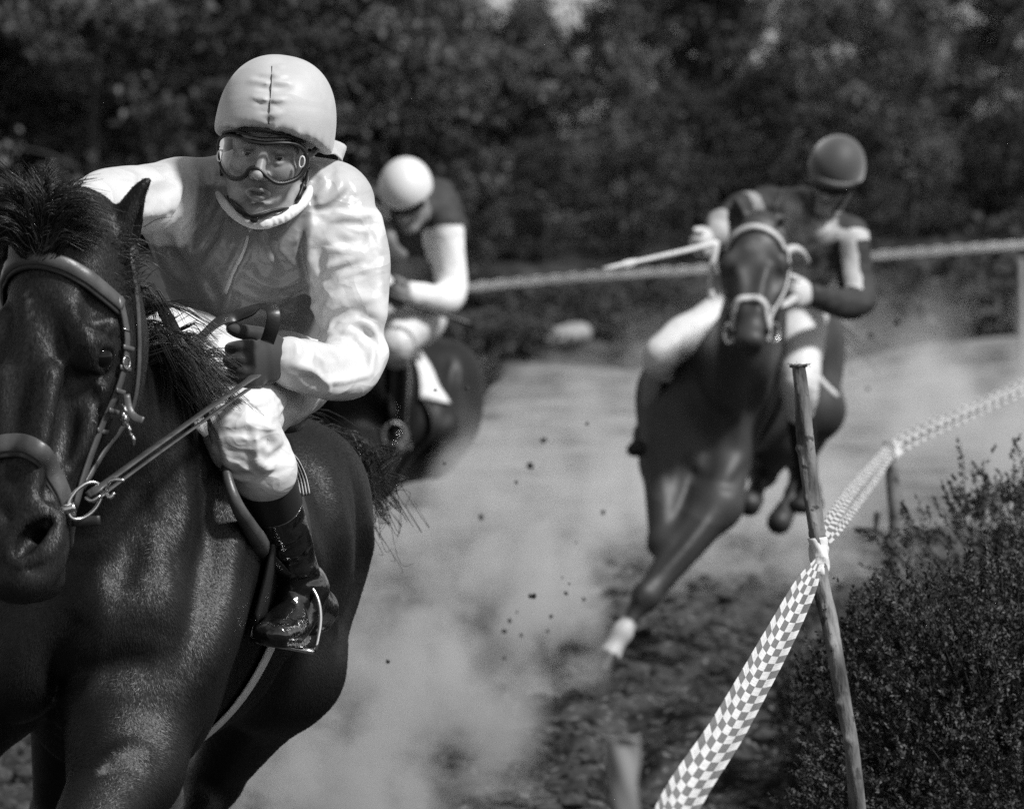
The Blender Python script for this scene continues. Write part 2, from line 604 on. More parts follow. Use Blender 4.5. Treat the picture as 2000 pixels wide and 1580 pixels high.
def mat(name, base, rough=0.5, spec=0.5, var=0.0, vscale=6.0, bump=0.0, bscale=80.0, stretch=(1, 1, 1), metal=0.0, coat=0.0,
        sheen=0.0, attr=None, bump2=0.0, b2scale=15.0, detail=5.0, specks=None, crease=None):
    m = bpy.data.materials.new(name)
    m.use_nodes = True
    nt = m.node_tree
    bs = nt.nodes["Principled BSDF"]
    L = nt.links.new
    bs.inputs["Roughness"].default_value = rough
    bs.inputs["Specular IOR Level"].default_value = spec
    bs.inputs["Metallic"].default_value = metal
    bs.inputs["Coat Weight"].default_value = coat
    bs.inputs["Coat Roughness"].default_value = 0.08
    bs.inputs["Sheen Weight"].default_value = sheen
    bs.inputs["Base Color"].default_value = g3(base)
    tc = nt.nodes.new("ShaderNodeTexCoord")
    mp = nt.nodes.new("ShaderNodeMapping")
    mp.inputs["Scale"].default_value = stretch
    L(tc.outputs["Object"], mp.inputs["Vector"])
    col = None
    if var > 0:
        nz = nt.nodes.new("ShaderNodeTexNoise")
        nz.inputs["Scale"].default_value = vscale; nz.inputs["Detail"].default_value = detail
        L(mp.outputs[0], nz.inputs["Vector"])
        rp = nt.nodes.new("ShaderNodeMapRange")
        rp.inputs["From Min"].default_value = 0.3; rp.inputs["From Max"].default_value = 0.7
        rp.inputs["To Min"].default_value = base * (1 - var); rp.inputs["To Max"].default_value = base * (1 + var)
        L(nz.outputs["Fac"], rp.inputs["Value"])
        col = rp.outputs[0]
    if specks:
        sc_, thr, val = specks
        vz = nt.nodes.new("ShaderNodeTexNoise")
        vz.inputs["Scale"].default_value = sc_; vz.inputs["Detail"].default_value = 3
        L(tc.outputs["Object"], vz.inputs["Vector"])
        r2 = nt.nodes.new("ShaderNodeMapRange")
        r2.inputs["From Min"].default_value = thr; r2.inputs["From Max"].default_value = thr + 0.06
        L(vz.outputs["Fac"], r2.inputs["Value"])
        mx = nt.nodes.new("ShaderNodeMix")
        mx.inputs["A"].default_value = base; mx.inputs["B"].default_value = val
        L(r2.outputs[0], mx.inputs["Factor"])
        if col is not None: L(col, mx.inputs["A"])
        col = mx.outputs[0]
    if attr:
        at = nt.nodes.new("ShaderNodeAttribute"); at.attribute_name = attr
        mu = nt.nodes.new("ShaderNodeMath"); mu.operation = 'MULTIPLY'
        L(at.outputs["Fac"], mu.inputs[0])
        if col is not None: L(col, mu.inputs[1])
        else: mu.inputs[1].default_value = base
        col = mu.outputs[0]
    if col is not None:
        L(col, bs.inputs["Base Color"])
    prev = None
    for (b, s) in ((bump2, b2scale), (bump, bscale)):
        if b > 0:
            nb = nt.nodes.new("ShaderNodeTexNoise")
            nb.inputs["Scale"].default_value = s; nb.inputs["Detail"].default_value = 4
            L(mp.outputs[0], nb.inputs["Vector"])
            bu = nt.nodes.new("ShaderNodeBump")
            bu.inputs["Strength"].default_value = b
            bu.inputs["Distance"].default_value = 0.4 / s
            L(nb.outputs["Fac"], bu.inputs["Height"])
            if prev is not None: L(prev, bu.inputs["Normal"])
            prev = bu.outputs[0]
    for (st, sc_, strch, seed) in (crease or ()):
        m2 = nt.nodes.new("ShaderNodeMapping"); m2.inputs["Scale"].default_value = strch; m2.inputs["Location"].default_value = (seed, seed * .7, 0)
        L(tc.outputs["Object"], m2.inputs["Vector"])
        nb = nt.nodes.new("ShaderNodeTexNoise"); nb.inputs["Scale"].default_value = sc_; nb.inputs["Detail"].default_value = 1.5; nb.inputs["Distortion"].default_value = .6
        L(m2.outputs[0], nb.inputs["Vector"])
        a1 = nt.nodes.new("ShaderNodeMath"); a1.operation = 'SUBTRACT'; L(nb.outputs["Fac"], a1.inputs[0]); a1.inputs[1].default_value = .5
        a2 = nt.nodes.new("ShaderNodeMath"); a2.operation = 'ABSOLUTE'; L(a1.outputs[0], a2.inputs[0])
        a3 = nt.nodes.new("ShaderNodeMapRange"); a3.inputs["From Min"].default_value = 0; a3.inputs["From Max"].default_value = .14
        a3.inputs["To Min"].default_value = 1; a3.inputs["To Max"].default_value = 0; L(a2.outputs[0], a3.inputs["Value"])
        bu = nt.nodes.new("ShaderNodeBump"); bu.inputs["Strength"].default_value = st; bu.inputs["Distance"].default_value = .012
        L(a3.outputs[0], bu.inputs["Height"])
        if prev is not None: L(prev, bu.inputs["Normal"])
        prev = bu.outputs[0]
    if prev is not None:
        L(prev, bs.inputs["Normal"])
    return m
CREASE = ((.24, 4.5, (1, 1, 1.8), 0.0), (.12, 10.0, (1.2, 1, 1.6), 3.0))

M_COAT = mat("dark_horse_coat", 0.0065, 0.46, 0.32, var=0.6, vscale=9, bump=0.9, bscale=230, stretch=(1, 1, .4), bump2=0.3, b2scale=40, attr="tone")
M_COAT_BAY = mat("bay_horse_coat", 0.042, 0.5, 0.3, var=0.3, vscale=5, bump=0.3, bscale=90, stretch=(1, 1, .4), attr="tone")
M_COAT_DARK = mat("dark_brown_horse_coat", 0.009, 0.5, 0.3, var=0.3, vscale=5, bump=0.3, bscale=90, attr="tone")
M_HAIR = mat("black_horse_hair", 0.008, 0.42, 0.5)
M_EYE = mat("horse_eye", 0.004, 0.06, 0.2, coat=.12)
M_LEATHER = mat("bridle_leather", 0.06, 0.4, 0.5, var=0.3, vscale=30, bump=0.25, bscale=260)
M_LEATHER_EDGE = mat("dark_leather", 0.014, 0.4, 0.5, bump=0.2, bscale=220)
M_STEEL = mat("bright_steel", 0.75, 0.18, 0.5, metal=1.0, bump=0.08, bscale=120)
M_SILK_W = mat("white_satin", 0.66, 0.33, 0.5, var=0.05, vscale=9, bump=0.1, bscale=300, bump2=0.22, b2scale=13, sheen=0.2)
M_SILK_L = mat("pale_grey_satin", 0.47, 0.3, 0.5, var=0.08, vscale=9, bump=0.1, bscale=300, bump2=0.22, b2scale=13, sheen=0.2)
M_SILK_G = mat("grey_satin", 0.135, 0.31, 0.6, var=0.15, vscale=9, bump=0.1, bscale=320, bump2=0.22, b2scale=13, sheen=0.1)
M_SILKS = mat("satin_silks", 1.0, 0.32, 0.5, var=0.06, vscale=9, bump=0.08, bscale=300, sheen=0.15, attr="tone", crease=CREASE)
M_CAP = mat("stretch_helmet_cover", 0.42, 0.5, 0.45, var=0.1, vscale=14, bump=0.2, bscale=420, sheen=0.2, crease=((.06, 6.0, (1, 1, 2.5), 2.0),))
M_BREECH = mat("white_breeches", 0.53, 0.5, 0.4, var=0.07, vscale=10, bump=0.12, bscale=260, crease=((.2, 7.0, (1, 1, 1.8), 1.0), (.12, 15.0, (1, 1, 1.5), 5.0)))
M_BOOT = mat("black_patent_leather", 0.006, 0.07, 0.6, coat=0.8, bump2=0.5, b2scale=14)
M_BOOT_TOP = mat("matt_boot_top", 0.014, 0.6, 0.3, bump=0.2, bscale=300)
M_GLOVE = mat("black_knit_glove", 0.022, 0.7, 0.3, sheen=0.25, bump=0.5, bscale=420)
M_SKIN = mat("skin", 0.29, 0.45, 0.45, var=0.28, vscale=38, bump=0.3, bscale=380, attr="tone")
M_BLACK = mat("black_rubber", 0.008, 0.45, 0.4)
M_DARKCLOTH = mat("dark_cloth", 0.03, 0.7, 0.3, var=0.3, vscale=14, bump2=0.35, b2scale=24, crease=CREASE)
M_MIDCLOTH = mat("mid_grey_cloth", 0.14, 0.65, 0.3, var=0.25, vscale=14, bump2=0.3, b2scale=24)
M_WHITECLOTH = mat("white_cloth", 0.62, 0.6, 0.3, var=0.05, vscale=10, crease=CREASE)
M_EYEWHITE = mat("eye_white", 0.55, 0.2, 0.5)
M_IRIS = mat("dark_iris", 0.02, 0.08, 0.6, coat=1.0)
M_WRAP = mat("pale_leg_wrap", 0.5, 0.7, 0.3, var=0.12, vscale=20, bump=0.3, bscale=140)
M_WEB = mat("pale_webbing", 0.6, 0.7, 0.3, var=0.12, vscale=60, bump=0.5, bscale=350)
M_HOOF = mat("hoof_horn", 0.09, 0.5, 0.4, var=0.3, vscale=30)
# ================================================================== the setting: ground, bank, wood
M_SOIL = bpy.data.materials.new("churned_soil_and_sand")
M_SOIL.use_nodes = True
def soil():
    nt = M_SOIL.node_tree; bs = nt.nodes["Principled BSDF"]; L = nt.links.new
    bs.inputs["Roughness"].default_value = .95; bs.inputs["Specular IOR Level"].default_value = .1
    tc = nt.nodes.new("ShaderNodeTexCoord")
    sx = nt.nodes.new("ShaderNodeSeparateXYZ"); L(tc.outputs["Object"], sx.inputs[0])
    def noise(s, det=5):
        n = nt.nodes.new("ShaderNodeTexNoise"); n.inputs["Scale"].default_value = s; n.inputs["Detail"].default_value = det
        L(tc.outputs["Object"], n.inputs["Vector"]); return n.outputs["Fac"]
    def rng_(v, a, b, c, d):
        r = nt.nodes.new("ShaderNodeMapRange"); r.inputs["From Min"].default_value = a; r.inputs["From Max"].default_value = b
        r.inputs["To Min"].default_value = c; r.inputs["To Max"].default_value = d; L(v, r.inputs["Value"]); return r.outputs[0]
    def math_(op, a, b):
        m = nt.nodes.new("ShaderNodeMath"); m.operation = op
        for i, q in enumerate((a, b)):
            if hasattr(q, "is_linked") or not isinstance(q, (int, float)): L(q, m.inputs[i])
            else: m.inputs[i].default_value = q
        return m.outputs[0]
    dark = rng_(noise(7.5), .36, .66, .006, .055)
    grit = rng_(noise(30, 3), .58, .72, 0, .11)
    near = math_('ADD', dark, grit)
    sand = rng_(noise(1.6, 8), .36, .66, .05, .23)
    wob = rng_(noise(.35, 3), .3, .7, -5, 5)
    fac = rng_(math_('ADD', sx.outputs[1], wob), 24, 40, 0, 1)
    mx = nt.nodes.new("ShaderNodeMix"); L(fac, mx.inputs["Factor"]); L(near, mx.inputs["A"]); L(sand, mx.inputs["B"])
    heath = rng_(noise(2.4, 6), .35, .7, .012, .06)
    f2 = rng_(math_('ADD', sx.outputs[1], math_('MULTIPLY', wob, .5)), 59, 64, 0, 1)
    m2 = nt.nodes.new("ShaderNodeMix"); L(f2, m2.inputs["Factor"]); L(mx.outputs[0], m2.inputs["A"]); L(heath, m2.inputs["B"])
    L(m2.outputs[0], bs.inputs["Base Color"])
    bu = nt.nodes.new("ShaderNodeBump"); bu.inputs["Strength"].default_value = .8; bu.inputs["Distance"].default_value = .03
    L(noise(24, 6), bu.inputs["Height"]); L(bu.outputs[0], bs.inputs["Normal"])
soil()

def vnoise(x, y, s, seed):
    """smooth value noise"""
    rg = np.random.default_rng(seed)
    T = rg.uniform(-1, 1, (257, 257))
    u, v = x * s + 1000.3, y * s + 1000.7
    i, j = np.floor(u).astype(int), np.floor(v).astype(int)
    a, b = u - i, v - j
    a, b = a * a * (3 - 2 * a), b * b * (3 - 2 * b)
    i, j = i % 256, j % 256
    return (T[i, j] * (1 - a) + T[i + 1, j] * a) * (1 - b) + (T[i, j + 1] * (1 - a) + T[i + 1, j + 1] * a) * b

def ss(x, a, b):
    t = np.clip((x - a) / (b - a), 0, 1)
    return t * t * (3 - 2 * t)

def gz(x, y, fine=True):
    x = np.asarray(x, float); y = np.asarray(y, float)
    z = .05 * vnoise(x, y, .35, 1) + .03 * vnoise(x, y, 1.1, 2)
    if fine:
        rough = .35 + .65 * (1 - ss(y, 26, 40))
        z = z + rough * (.045 * vnoise(x, y, 4, 3) + .05 * np.maximum(0, vnoise(x, y, 7.5, 4)) + .02 * vnoise(x, y, 17, 5))
    edge = 61 + 3.5 * vnoise(x, y * 0, .3, 9)
    bank = ss(y, edge, edge + 7)
    z = z + bank * (.75 + .35 * vnoise(x, y, .5, 6) + .14 * vnoise(x, y, 1.9, 7)) + ss(y, 70, 130) * 2.0
    z = z + ss(x - .03 * y, .2, 3.5) * ss(y, 45, 62) * .55
    return z

def axis_pts(spans):
    out = []
    for a, b, s in spans:
        out.append(np.arange(a, b, s))
    return np.concatenate(out + [np.array([spans[-1][1]])])
gx = axis_pts([(-140, -24, 6), (-24, -6, .9), (-6, -2.4, .2), (-2.4, 2.6, .032), (2.6, 6.5, .2), (6.5, 24, .9), (24, 140, 6)])
gy = axis_pts([(-12, 9, 1.5), (9, 15, .2), (15, 31, .035), (31, 60, .14), (60, 76, .2), (76, 130, 2), (130, 420, 15)])
XX, YY = np.meshgrid(gx, gy, indexing='xy')
GV = np.stack([XX.ravel(), YY.ravel(), gz(XX, YY).ravel()], 1)
nxg = len(gx)
ii, jj = np.meshgrid(np.arange(len(gx) - 1), np.arange(len(gy) - 1), indexing='xy')
b0 = (jj * nxg + ii).ravel()
GF = np.stack([b0, b0 + 1, b0 + nxg + 1, b0 + nxg], 1)
put(mk("ground", GV, GF, M_SOIL), kind="structure")

# loose clods lying on the track
def ico():
    t = (1 + 5 ** .5) / 2
    v = np.array([(-1, t, 0), (1, t, 0), (-1, -t, 0), (1, -t, 0), (0, -1, t), (0, 1, t), (0, -1, -t), (0, 1, -t), (t, 0, -1), (t, 0, 1), (-t, 0, -1), (-t, 0, 1)], float)
    f = np.array([(0, 11, 5), (0, 5, 1), (0, 1, 7), (0, 7, 10), (0, 10, 11), (1, 5, 9), (5, 11, 4), (11, 10, 2), (10, 7, 6), (7, 1, 8), (3, 9, 4), (3, 4, 2), (3, 2, 6), (3, 6, 8), (3, 8, 9), (4, 9, 5), (2, 4, 11), (6, 2, 10), (8, 6, 7), (9, 8, 1)])
    return v / np.linalg.norm(v[0]), f
IV, IF = ico()
M_CLOD = mat("crumbly_earth", 0.04, 0.95, 0.15, var=.7, vscale=9, bump=.6, bscale=60)
def clods(n, xr, yr, rr):
    x = rng.uniform(*xr, n); y = yr[0] + (yr[1] - yr[0]) * rng.uniform(0, 1, n) ** 1.4
    r = rr[0] + (rr[1] - rr[0]) * rng.uniform(0, 1, n) ** 3
    dens = vnoise(x, y, .8, 21) + .5 * vnoise(x, y, 3, 22)
    k = dens > -.25
    x, y, r = x[k], y[k], r[k]
    z = gz(x, y)
    j = rng.uniform(.6, 1.4, (len(x), 12, 3))
    V = IV[None] * j * r[:, None, None] * np.array([1.2, 1.2, .75]) + np.stack([x, y, z + r * .25], 1)[:, None]
    F = IF[None] + 12 * np.arange(len(x))[:, None, None]
    return V.reshape(-1, 3), F.reshape(-1, 3)
v, f = clods(13000, (-2.0, 2.4), (15.5, 32), (.008, .042))
put(mk("loose_earth", v, f, M_CLOD, smooth=False), "dark crumbled earth scattered over the churned track", "loose earth", kind="stuff")

# ---- the wood
M_BARK = mat("dark_bark", 0.05, .9, .2, var=.4, vscale=12, bump=.6, bscale=40)
M_LEAF = [mat("dark_needle_foliage", .034, .7, .2, var=.7, vscale=1.1, detail=2), mat("mid_needle_foliage", .082, .65, .25, var=.7, vscale=1.0, detail=2)]
def leaf_quads(c, n, size, aspect=.55, up=.3):
    """n randomly turned small leaves about given centres"""
    d = rng.normal(size=(n, 3)); d[:, 2] += up; d /= np.linalg.norm(d, axis=1)[:, None]
    e = np.cross(d, rng.normal(size=(n, 3))); e /= np.linalg.norm(e, axis=1)[:, None] + 1e-9
    s = size * rng.uniform(.6, 1.4, (n, 1))
    a = c - e * s * aspect * .5; b = c + d * s * .5 - e * 0
    q = np.stack([c - d * s * .5, c + e * s * aspect * .5, c + d * s * .5, c - e * s * aspect * .5], 1)
    return q.reshape(-1, 3), np.arange(4 * n).reshape(-1, 4)

def tree_meshes(kind, H):
    """trunk and crown of one small tree, base at the origin"""
    parts = [ringtube([(0, 0, -.2), (.04, .02, H * .35), (-.03, .03, H * .7), (0, 0, H * .97)], [H * .013, H * .011, H * .007, .006], 8, n=4)]
    cl = []
    nb = 46 if kind < 2 else 34
    for i in range(nb):
        t = rng.uniform(.0, 1) ** .95
        z = H * (.02 + .96 * t)
        if kind == 0: rad = H * .26 * (1 - t) ** .75 + .12
        elif kind == 1: rad = H * .24 * math.sin(math.pi * min(1, .18 + .8 * t)) + .1
        else: rad = H * .3 * math.sin(math.pi * min(1, .1 + .85 * t)) ** .7 + .1
        an = i * 2.399 + rng.normal(0, .3)
        L = rad * rng.uniform(.65, 1.15)
        tip = V3(math.cos(an) * L, math.sin(an) * L, z + L * rng.uniform(-.25, .45))
        base = V3(0, 0, z)
        parts.append(ringtube([base, base * .45 + tip * .55 + V3(0, 0, .06), tip], [.028, .016, .006], 5, n=2))
        for u in np.linspace(.3, 1.05, 5):
            if rng.uniform() < .2: continue
            cl.append(base * (1 - u) + tip * u + rng.normal(0, .08, 3))
    v, f = join([(p[0], p[1]) for p in parts])
    cl = np.array(cl)
    per = 42
    spread = .12 if kind < 2 else .15
    c = np.repeat(cl, per, 0) + rng.normal(0, spread, (len(cl) * per, 3)) * np.array([1, 1, .8])
    lv, lf = leaf_quads(c, len(c), .105, .5)
    return (v, tidy(f)), (lv, lf)

protos = []
for kind, H in ((0, 5.0), (1, 5.0), (2, 5.0), (0, 5.0), (1, 5.0)):
    protos.append(tree_meshes(kind, H))
tree_lab = ["dark narrow conifer standing in the wood behind the track", "dark rounded evergreen standing in the wood behind the track", "broad bushy evergreen standing in the wood behind the track"]
built = {}
def plant(kind, x, y, H, rz):
    z = float(gz(x, y, False))
    s = H / 5.0
    if kind not in built:
        r = empty("tree", (x, y, z), tree_lab[(0, 1, 2, 0, 1)[kind]], "tree", "trees of the dark wood")
        (tv, tf), (lv, lf) = protos[kind]
        b = np.array((x, y, z))
        t_ = mk("trunk", tv + b, tf, M_BARK, r); c_ = mk("crown", lv + b, lf, M_LEAF[kind % 2], r, smooth=False)
        built[kind] = (r, [t_, c_])
    else:
        r0, ch = built[kind]
        r = r0.copy(); COL.objects.link(r); r.location = (x, y, z)
        for o in ch:
            q = o.copy(); q.parent = r; COL.objects.link(q)
    r.rotation_euler = (rng.normal(0, .03), rng.normal(0, .03), rz); r.scale = (s * rng.uniform(.9, 1.15),) * 2 + (s,)
def top_height(px, d, row):
    # the crowns end just above the frame; here and there the sky shows between them
    base = 2 + 353 * d / 11111
    if px < 820: e = 2.6
    elif 930 < px < 1230: e = -.18 + .3 * (row % 2)
    elif 1440 < px < 1570: e = -.4
    elif px > 1660: e = .25
    else: e = 1.0
    return base + e
for row, (d, n) in enumerate(((70.5, 27), (74, 26), (78.5, 24), (84, 24), (90, 25))):
    for i in range(n):
        px = -1000 + 4000 * (i + .5 * (row % 2) + rng.uniform(-.3, .3)) / n
        x = (px - 1000) / FPX * d
        g0 = float(gz(x, d, False))
        H = top_height(px, d, row) - g0 + rng.normal(0, .25)
        if row == 0 and 840 < px < 1750: H *= rng.uniform(.45, .75)
        if row >= 3: H = top_height(px, d, row) - g0 + rng.uniform(-.9, .1) + (1.2 if px < 820 else 0)
        plant(int(rng.integers(0, 5)), x, d + rng.uniform(-1.2, 1.2), H, rng.uniform(0, 6.28))
# low heath shrubs and a pale boulder along the bank
M_HEATH = mat("pale_heath_foliage", .05, .8, .2, var=.6, vscale=2.5)
def low_shrub(r, h_, n):
    u = rng.normal(size=(n, 3)); u[:, 2] = np.abs(u[:, 2]); u /= np.linalg.norm(u, axis=1)[:, None]
    c = u * np.array([r, r, h_]) * rng.uniform(.45, 1.05, (n, 1)) * (1 + .3 * np.sin(u[:, :1] * 7) * np.sin(u[:, 1:2] * 6))
    lv, lf = leaf_quads(c, n, .07, .45, .8)
    st = [ringtube([(0, 0, -.1), (math.cos(a) * r * .3, math.sin(a) * r * .3, h_ * .4), (math.cos(a) * r * .7, math.sin(a) * r * .7, h_ * .8)], [.02, .013, .005], 5, n=2) for a in np.linspace(0, 6, 7)]
    v, f = join(st)
    return (v, tidy(f)), (lv, lf)
pro = None
for i in range(56):
    px = rng.uniform(560, 2080); d = rng.uniform(61, 68)
    if i < 11: px = rng.uniform(1690, 2060); d = rng.uniform(58, 61)
    x = (px - 1000) / FPX * d; z = float(gz(x, d, False)); b = np.array((x, d, z))
    if pro is None:
        r = empty("shrub", b, "low dark shrub growing on the bank under the wood", "shrub", "low shrubs on the bank")
        (sv, sf), (lv, lf) = low_shrub(.45, .42, 2600)
        pro = (r, [mk("stem", sv + b, sf, M_BARK, r), mk("foliage", lv + b, lf, M_HEATH, r, smooth=False)])
    else:
        r = pro[0].copy(); COL.objects.link(r); r.location = b
        for o in pro[1]:
            q = o.copy(); q.parent = r; COL.objects.link(q)
    s = rng.uniform(.6, 1.4) if i >= 11 else rng.uniform(1.0, 1.9); r.scale = (s * 1.2, s, s * rng.uniform(.6, 1.1)); r.rotation_euler = (0, 0, rng.uniform(0, 6.28))
M_STONE = mat("pale_stone", .24, .9, .2, var=.3, vscale=3, bump=.6, bscale=8)
bs_ = SDF(np.array([-.6, -.4, -.4]), np.array([.6, .4, .5]), .03)
bs_.ell((0, 0, 0), (.3, .22, .13), .02); bs_.ell((.17, .05, .02), (.17, .17, .11), .06); bs_.noise_field(9, .03, 2)
V, F = bs_.mesh(1)
bp = np.array([(1088 - 1000) / FPX * 62.5, 62.5, float(gz((1088 - 1000) / FPX * 62.5, 62.5, False)) + .12])
put(mk("boulder", V + bp, F, M_STONE, loc=bp), "pale boulder lying on the bank below the wood", "boulder")
print("setting", round(time.time() - T0, 1))
# ================================================================== horses
def frame(wx, wy, d, yaw, lean, scale=1.0, pitch=0.0):
    """horse space (x forward, y the horse's left, z up) whose withers (0, 0, 1.6) stand at photo pixel (wx, wy), d metres away"""
    s, c = math.sin(R(yaw)), math.cos(R(yaw))
    F = V3(-s, -c, 0); L0 = V3(c, -s, 0); Z = V3(0, 0, 1)
    sl, cl = math.sin(R(lean)), math.cos(R(lean))
    U = cl * Z + sl * L0
    L = cl * L0 - sl * Z
    cpi, spi = math.cos(R(pitch)), math.sin(R(pitch))
    F, U = F * cpi + U * spi, U * cpi - F * spi
    M = np.eye(4)
    M[:3, 0], M[:3, 1], M[:3, 2] = F * scale, L * scale, U * scale
    M[:3, 3] = P(wx, wy, d) - U * 1.6 * scale
    return M

def head_frame(O, eh, yawl):
    """world frame of a horse's head: O top of the face on the midline, eh down the face, yawl degrees turned to the picture's left"""
    eh = nrm(eh)
    n0 = V3(-math.sin(R(yawl)), -math.cos(R(yawl)), 0)
    en = nrm(n0 - (n0 @ eh) * eh)
    es = nrm(np.cross(en, eh))      # horse's left = picture right
    if es[0] < 0: es = -es
    return dict(O=np.asarray(O, float), h=eh, n=en, s=es)

def build_horse_field(M, hf, neck, legs, h, fine=None, lo=(-1.35, -.62, -.05), hi=(1.5, .62, 2.1), ears=None, detail=False):
    G = SDF(lo, hi, h, fine=fine, M=M)
    lat = (0, 1, 0)
    # trunk
    G.tube([(.38, 0, 1.17), (.22, 0, 1.18), (.02, 0, 1.205), (-.2, 0, 1.19), (-.42, 0, 1.205), (-.62, 0, 1.26), (-.82, 0, 1.30), (-.99, 0, 1.29)],
           [(.13, .18), (.19, .29), (.218, .385), (.265, .365), (.285, .325), (.265, .285), (.245, .27), (.14, .19)], k=.03, u=lat)
    G.tube([(.12, 0, 1.56), (-.03, 0, 1.58), (-.25, 0, 1.52)], [.04, .05, .05], k=.08)
    # croup and haunches
    for s in (1, -1):
        G.ell((-.74, .13 * s, 1.38), (.27, .15, .19), .08)
        G.ell((-.86, .15 * s, 1.2), (.19, .12, .27), .08, rot=[(math.cos(.25), 0, math.sin(.25)), (0, 1, 0), (-math.sin(.25), 0, math.cos(.25))])
        G.ell((-.58, .185 * s, 1.1), (.12, .085, .15), .07)
        # shoulder, point of shoulder, breast
        G.ell((.14, .148 * s, 1.2), (.17, .08, .3), .08, rot=[(math.cos(.45), 0, math.sin(.45)), (0, 1, 0), (-math.sin(.45), 0, math.cos(.45))])
        G.ell((.3, .15 * s, 1.12), (.11, .09, .13), .06)
        G.ell((.35, .085 * s, 1.04), (.1, .085, .15), .05)
        G.ell((.08, .17 * s, 1.0), (.12, .07, .13), .06)
    # neck
    np_, nr_ = [q[0] for q in neck], [q[1] for q in neck]
    G.tube(np_, nr_, k=.09, u=lat)
    # legs
    for key, J in legs.items():
        s = 1 if key[1] == 'l' else -1
        if key[0] == 'f':
            top, elb, kne, fet, hoo = [np.asarray(q, float) for q in J]
            G.tube([top, elb], [.12, .1], k=.08)
            mid = elb * .55 + kne * .45
            G.tube([elb, mid, kne], [.095, .075, .05], k=.05)
            G.ell(kne, .053, .03)
            G.tube([kne, kne * .5 + fet * .5, fet], [.044, .033, .035], k=.03)
            G.ell(fet, .042, .02)
        else:
            top, sti, kne, fet, hoo = [np.asarray(q, float) for q in J]
            G.tube([top, sti], [.15, .12], k=.1)
            mid = sti * .5 + kne * .5
            G.tube([sti, mid, kne], [.12, .085, .055], k=.06)
            G.ell(kne, .056, .03)
            G.tube([kne, kne * .5 + fet * .5, fet], [.048, .037, .038], k=.03)
            G.ell(fet, .045, .02)
        pd = nrm(hoo - fet)
        past = fet + pd * .1
        G.tube([fet, past], [.036, .038], k=.02)
        G.tube([past, past + pd * .085], [.044, .054], k=.012)
    # head
    Oh = G.toL(hf['O']); Mi3 = G.Mi[:3, :3]
    eh, en, es = Mi3 @ hf['h'], Mi3 @ hf['n'], Mi3 @ hf['s']
    sc = np.linalg.norm(eh)
    eh, en, es = eh / sc, en / sc, es / sc
    hs = hf.get('scale', 1.0)
    wd_ = hf.get('wide', 1.0); fine_head = hf.get('fine', False)
    H = lambda t, n, s=0.0: Oh + (eh * t + en * n + es * s * wd_) * hs
    prof = [(-.015, .05, .07), (.035, .08, .1), (.1, .094, .12), (.18, .1, .128), (.26, .087, .122), (.35, .068, .1), (.44, .057, .078), (.52, .056, .068), (.58, .047, .05)]
    G.tube([H(t, -b) for t, a, b in prof], [(a * wd_ * hs, b * hs) for t, a, b in prof], k=.03, u=es)
    rot_h = [eh, en, es]
    G.tube([H(-.02, -.11), H(.12, -.17)], [.1, .1], k=.08)
    for s in (1, -1):
        G.ell(H(.2, -.185, .062 * s), (.115, .085, .034), .05, rot=rot_h)              # jowl
        G.ell(H(.185, -.05, .08 * s), (.055, .033, .028), .04, rot=rot_h)            # brow
        G.tube([H(.13, -.035, .07 * s), H(.165, -.03, .094 * s), H(.2, -.05, .108 * s)], [.018, .02, .016], k=.03)
        G.ell(H(.115, -.05, .1 * s), (.034, .024, .02), .03, '-', rot=rot_h)           # hollow above the eye
        G.tube([H(.25, -.09, .097 * s), H(.33, -.075, .078 * s), H(.39, -.065, .066 * s)], [.012, .011, .006], k=.035)   # facial crest
        G.tube([H(.24, -.008, .05 * s), H(.34, -.008, .036 * s), H(.45, -.01, .028 * s)], [.02, .018, .016], k=.04)      # nasal bone
        G.ell(H(.33, -.035, .085 * s), (.1, .026, .026), .05, '-', rot=rot_h)
        # eye socket and lids
        EY = hf.get('eye', .19)
        G.ell(H(EY, -.066, .11 * s), (.025, .022, .02), .014, '-', rot=rot_h)
        G.tube([H(EY - .012, -.045, .108 * s), H(EY - .02, -.066, .117 * s), H(EY + .002, -.094, .113 * s)], [.009, .0125, .008], k=.012)
        G.tube([H(EY - .012, -.045, .106 * s), H(EY + .014, -.044, .1 * s), H(EY + .023, -.064, .106 * s), H(EY + .008, -.092, .111 * s)], [.006, .008, .0085, .006], k=.01)
        if not fine_head:
            continue
        # nostril
        G.ell(H(.525, -.045, .052 * s), (.056, .038, .03), .04, rot=rot_h)
        # mouth corner
        G.tube([H(.585, -.055, .03 * s), H(.55, -.085, .05 * s), H(.5, -.1, .06 * s)], [.006, .006, .004], k=.012, mode='-')
    G.ell(H(.585, -.035), (.035, .035, .05), .04, rot=rot_h)
    G.ell(H(.57, -.115), (.035, .035, .04), .04, rot=rot_h)
    # ears
    for s, earq in (ears or {}).items():
        tip, op = earq[:2]
        tip = G.toL(tip); base = H(-.035, -.06, .062 * s) if len(ears[s]) < 3 else G.toL(ears[s][2])
        op = nrm(Mi3 @ np.asarray(op, float)); axd = nrm(tip - base); op = nrm(op - (op @ axd) * axd)
        wd = np.cross(axd, op)
        L = np.linalg.norm(tip - base)
        pts = [base, base + axd * L * .25, base + axd * L * .5 - op * .006, base + axd * L * .8 - op * .008, tip]
        G.tube(pts, [(.034, .032), (.042, .036), (.04, .03), (.022, .016), (.006, .005)], k=.02, u=wd)
        G.tube([p + op * .026 for p in pts[1:]], [(.026, .022), (.027, .022), (.013, .012), (.003, .003)], k=.008, mode='-', u=wd)
    G.H = H; G.e = (eh, en, es)
    return G

